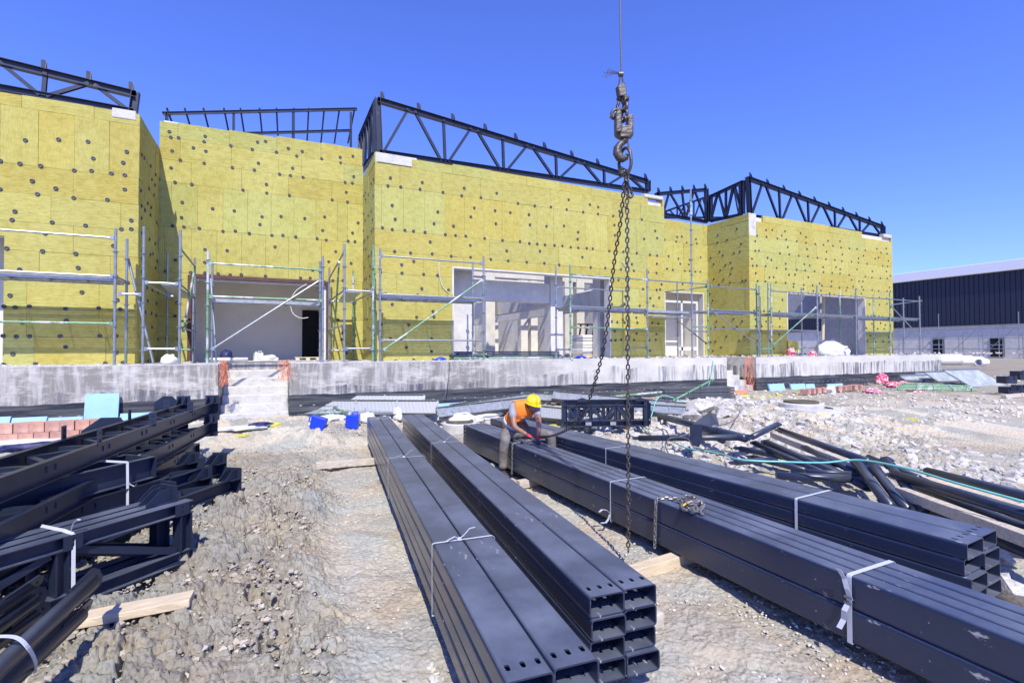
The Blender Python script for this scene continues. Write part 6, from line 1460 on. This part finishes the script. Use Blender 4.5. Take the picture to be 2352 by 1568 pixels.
# orange nets
def net(px0, px1, py0, py1, Y, lab, seed):
    r2 = random.Random(seed); root = PY(px0, py0, Y); b = MB()
    for k in range(20):
        x = r2.uniform(px0, px1); y_ = py0; pts = []
        for q in range(7): pts.append(PY(x, y_, Y-.03-r2.uniform(0, .10))); x += r2.uniform(-5, 5); y_ += (py1-py0)/6*r2.uniform(.7, 1.05)
        b.path(pts, .004, 4)
    tag(b.build('barrier_net', M['orange'], None, loc=root), lab, 'barrier net')
net(505, 522, 828, 895, YP-.01, 'torn orange barrier net hanging on the left side of the left steps', 1)
net(640, 664, 826, 880, YP-.01, 'torn orange barrier net at the right side of the left steps', 2)
net(1712, 1728, 818, 905, YP-.06, 'orange barrier net hanging beside the right steps', 3)
soft('barrier_net', 1698, 905, .6, .12, .3, 'orange', 'crumpled orange net on the ground below the right steps', 'barrier net', 81)

# ---------------------------------------------------------------- stones
def inpoly(x, y, P):
    c = False; j = len(P)-1
    for i in range(len(P)):
        if (P[i][1] > y) != (P[j][1] > y) and x < (P[j][0]-P[i][0])*(y-P[i][1])/(P[j][1]-P[i][1])+P[i][0]: c = not c
        j = i
    return c
POLY = [(1290, 985), (1330, 940), (1560, 930), (1640, 905), (1800, 930), (1900, 948), (2060, 968), (2180, 985), (2380, 1010), (2600, 1080), (2600, 1240), (2352, 1180), (2180, 1110), (2020, 1050), (1900, 1040), (1800, 1010), (1700, 1040), (1560, 1015), (1400, 1000)]
rr = random.Random(21); st = []
def rockmesh(seed, n=1):
    r2 = random.Random(seed); bm = bmesh.new()
    for _ in range(r2.randint(11, 16)):
        v = Vector((r2.gauss(0, 1), r2.gauss(0, 1), r2.gauss(0, 1))).normalized(); bm.verts.new((v.x*r2.uniform(.7, 1.1), v.y*r2.uniform(.6, .9), v.z*r2.uniform(.4, .75)))
    bmesh.ops.convex_hull(bm, input=bm.verts[:]); bmesh.ops.delete(bm, geom=[v for v in bm.verts if not v.link_faces], context='VERTS')
    bmesh.ops.recalc_face_normals(bm, faces=bm.faces[:])
    me = bpy.data.meshes.new('rubble_stone'); bm.to_mesh(me); bm.free(); me.materials.append(M['rock']); return me
RM = [rockmesh(s_) for s_ in range(16)]
RV = [([v.co.copy() for v in m_.vertices], [tuple(p_.vertices) for p_ in m_.polygons]) for m_ in RM]
t_ = 0
while len(st) < 5200 and t_ < 200000:
    t_ += 1; x = rr.uniform(2, 16); y = rr.uniform(.5, 15); px, py = proj((x, y, .35))
    if not inpoly(px, py, POLY): continue
    if math.hypot(x-8.6, y-8.9) < .8: continue
    dens = float(vnoise(np.array([x*.9]), np.array([y*.9]), 77)[0])
    edge = min(1, max(0, (py-930-(px-1700)*.11)/40)) if px > 1700 else 1
    if rr.random() > (.25+dens)*(.3+.7*edge): continue
    s_ = .022+.115*rr.random()**3.4*(1.25 if px < 2000 else 1)
    if 1500 < px < 1750 and py < 1000: s_ *= 1.15
    st.append((x, y, s_))
for px, py, s_ in ((1610, 950, .42), (1590, 965, .3), (1650, 948, .25), (1660, 962, .28), (1785, 945, .14), (1180, 985, .10), (1075, 968, .16), (1100, 972, .2), (1120, 965, .12), (2250, 1330, .18), (2300, 1290, .14), (2330, 1380, .2), (2290, 1340, .12)):
    p = ground(px, py); st.append((p.x, p.y, s_))
st.sort(key=lambda a: -a[2]/max(1, math.hypot(a[0], a[1])))
big = st[:290]
for i, (x, y, s_) in enumerate(big):
    o = bpy.data.objects.new('rubble_stone', RM[i % 16]); col.objects.link(o); o.location = (x, y, gz(x, y)+s_*.28); o.scale = (s_,)*3; o.rotation_euler = (rr.uniform(-.4, .4), rr.uniform(-.4, .4), rr.uniform(0, 6.3))
    tag(o, 'chunk of white broken rubble lying on the soil right of the tube stacks', 'stone', 'white rubble stones')
def stones(L, m, name, pale=None):
    V = []; F = []; Cc = []; n0 = 0
    for (x, y, s_) in L:
        vs, fs = RV[rr.randrange(16)]; mt = Matrix.Rotation(rr.uniform(0, 6.3), 3, 'Z') @ Matrix.Rotation(rr.uniform(-.5, .5), 3, 'X'); z = gz(x, y)+s_*.25
        k = rr.uniform(.75, 1.3); g = rr.uniform(-.06, .06); c_ = (k*(1+g), k, k*(1-g), 1)
        for v in vs: w_ = mt @ v; V.append((x+w_.x*s_, y+w_.y*s_, z+w_.z*s_)); Cc.append(c_)
        F += [[i+n0 for i in f] for f in fs]; n0 += len(vs)
    b = MB(); b.v = V; b.f = F; b.c = Cc; b.m = [0]*len(F); return b.build(name, m, None)
o = stones(st[290:], M['rock'], 'rubble'); tag(o, 'small pieces of white rubble scattered over the ground at right', 'rubble', kind='stuff')
pb = []; 
while len(pb) < 9000:
    x = rr.uniform(-1.2, 4.4); y = rr.uniform(1.0, 9.5); px, py = proj((x, y, 0))
    if not (-50 < px < 2400 and py < 1620): continue
    cm_ = float(clodmask(np.array([x]), np.array([y]))[0])
    if rr.random() < cm_*.9: continue
    if x > 2.5 or rr.random() < .55: pb.append((x, y, .006+.012*rr.random()**2))
for _ in range(260):
    p = PZ(rr.uniform(985, 1090), rr.uniform(1480, 1600), 0)
    if p.x < .86: pb.append((p.x, p.y, rr.uniform(.012, .028)))
for _ in range(900):
    p = ground(rr.uniform(-20, 2380), rr.uniform(900, 1000)); pb.append((p.x, p.y, rr.uniform(.01, .035)))
for _ in range(3200):
    p = ground(rr.uniform(1300, 2500), 838+rr.random()**.8*135); pb.append((p.x, p.y, rr.uniform(.012, .05)*(1+p.length/40)))
for _ in range(500): x = rr.uniform(WA0 if False else -7, XE-.3); pb.append((x, rr.uniform(YP+.02, YP+.5), .012+.03*rr.random()**2))
def topz(x, y): return ZP+.012 if y > YP and not (XL0 < x < XL1 and y < yn) and not (XR0 < x < XR1 and y < yn) else None
_gz = gz
def gz(x, y): t = topz(x, y); return t if t is not None else _gz(x, y)
o = stones(pb, M['pebble'], 'gravel'); tag(o, 'loose gravel and crumbs of soil between the tube stacks and on the platform edge', 'gravel', kind='stuff')
# larger clods of dried mud on the heap
M['clod'] = mat('dried_mud', (.37, .33, .265), .95, 0, .22, 3, 1.0, 26, tint=True)
cl_ = []
for _ in range(26000):
    x = rr.uniform(-3.4, 1.1); y = rr.uniform(1.0, 8.5)
    if float(clodmask(np.array([x]), np.array([y]))[0]) > .5 and rr.random() < .55: cl_.append((x, y, .008+.030*rr.random()**2.6))
for _ in range(500): p = ground(rr.uniform(690, 850), rr.uniform(965, 1000)); cl_.append((p.x, p.y, rr.uniform(.02, .07)))
o = stones(cl_, M['clod'], 'mud_clods'); o.location.z -= .004; tag(o, 'crumbled clods of dried grey brown mud on the soil heap', 'mud clods', kind='stuff')
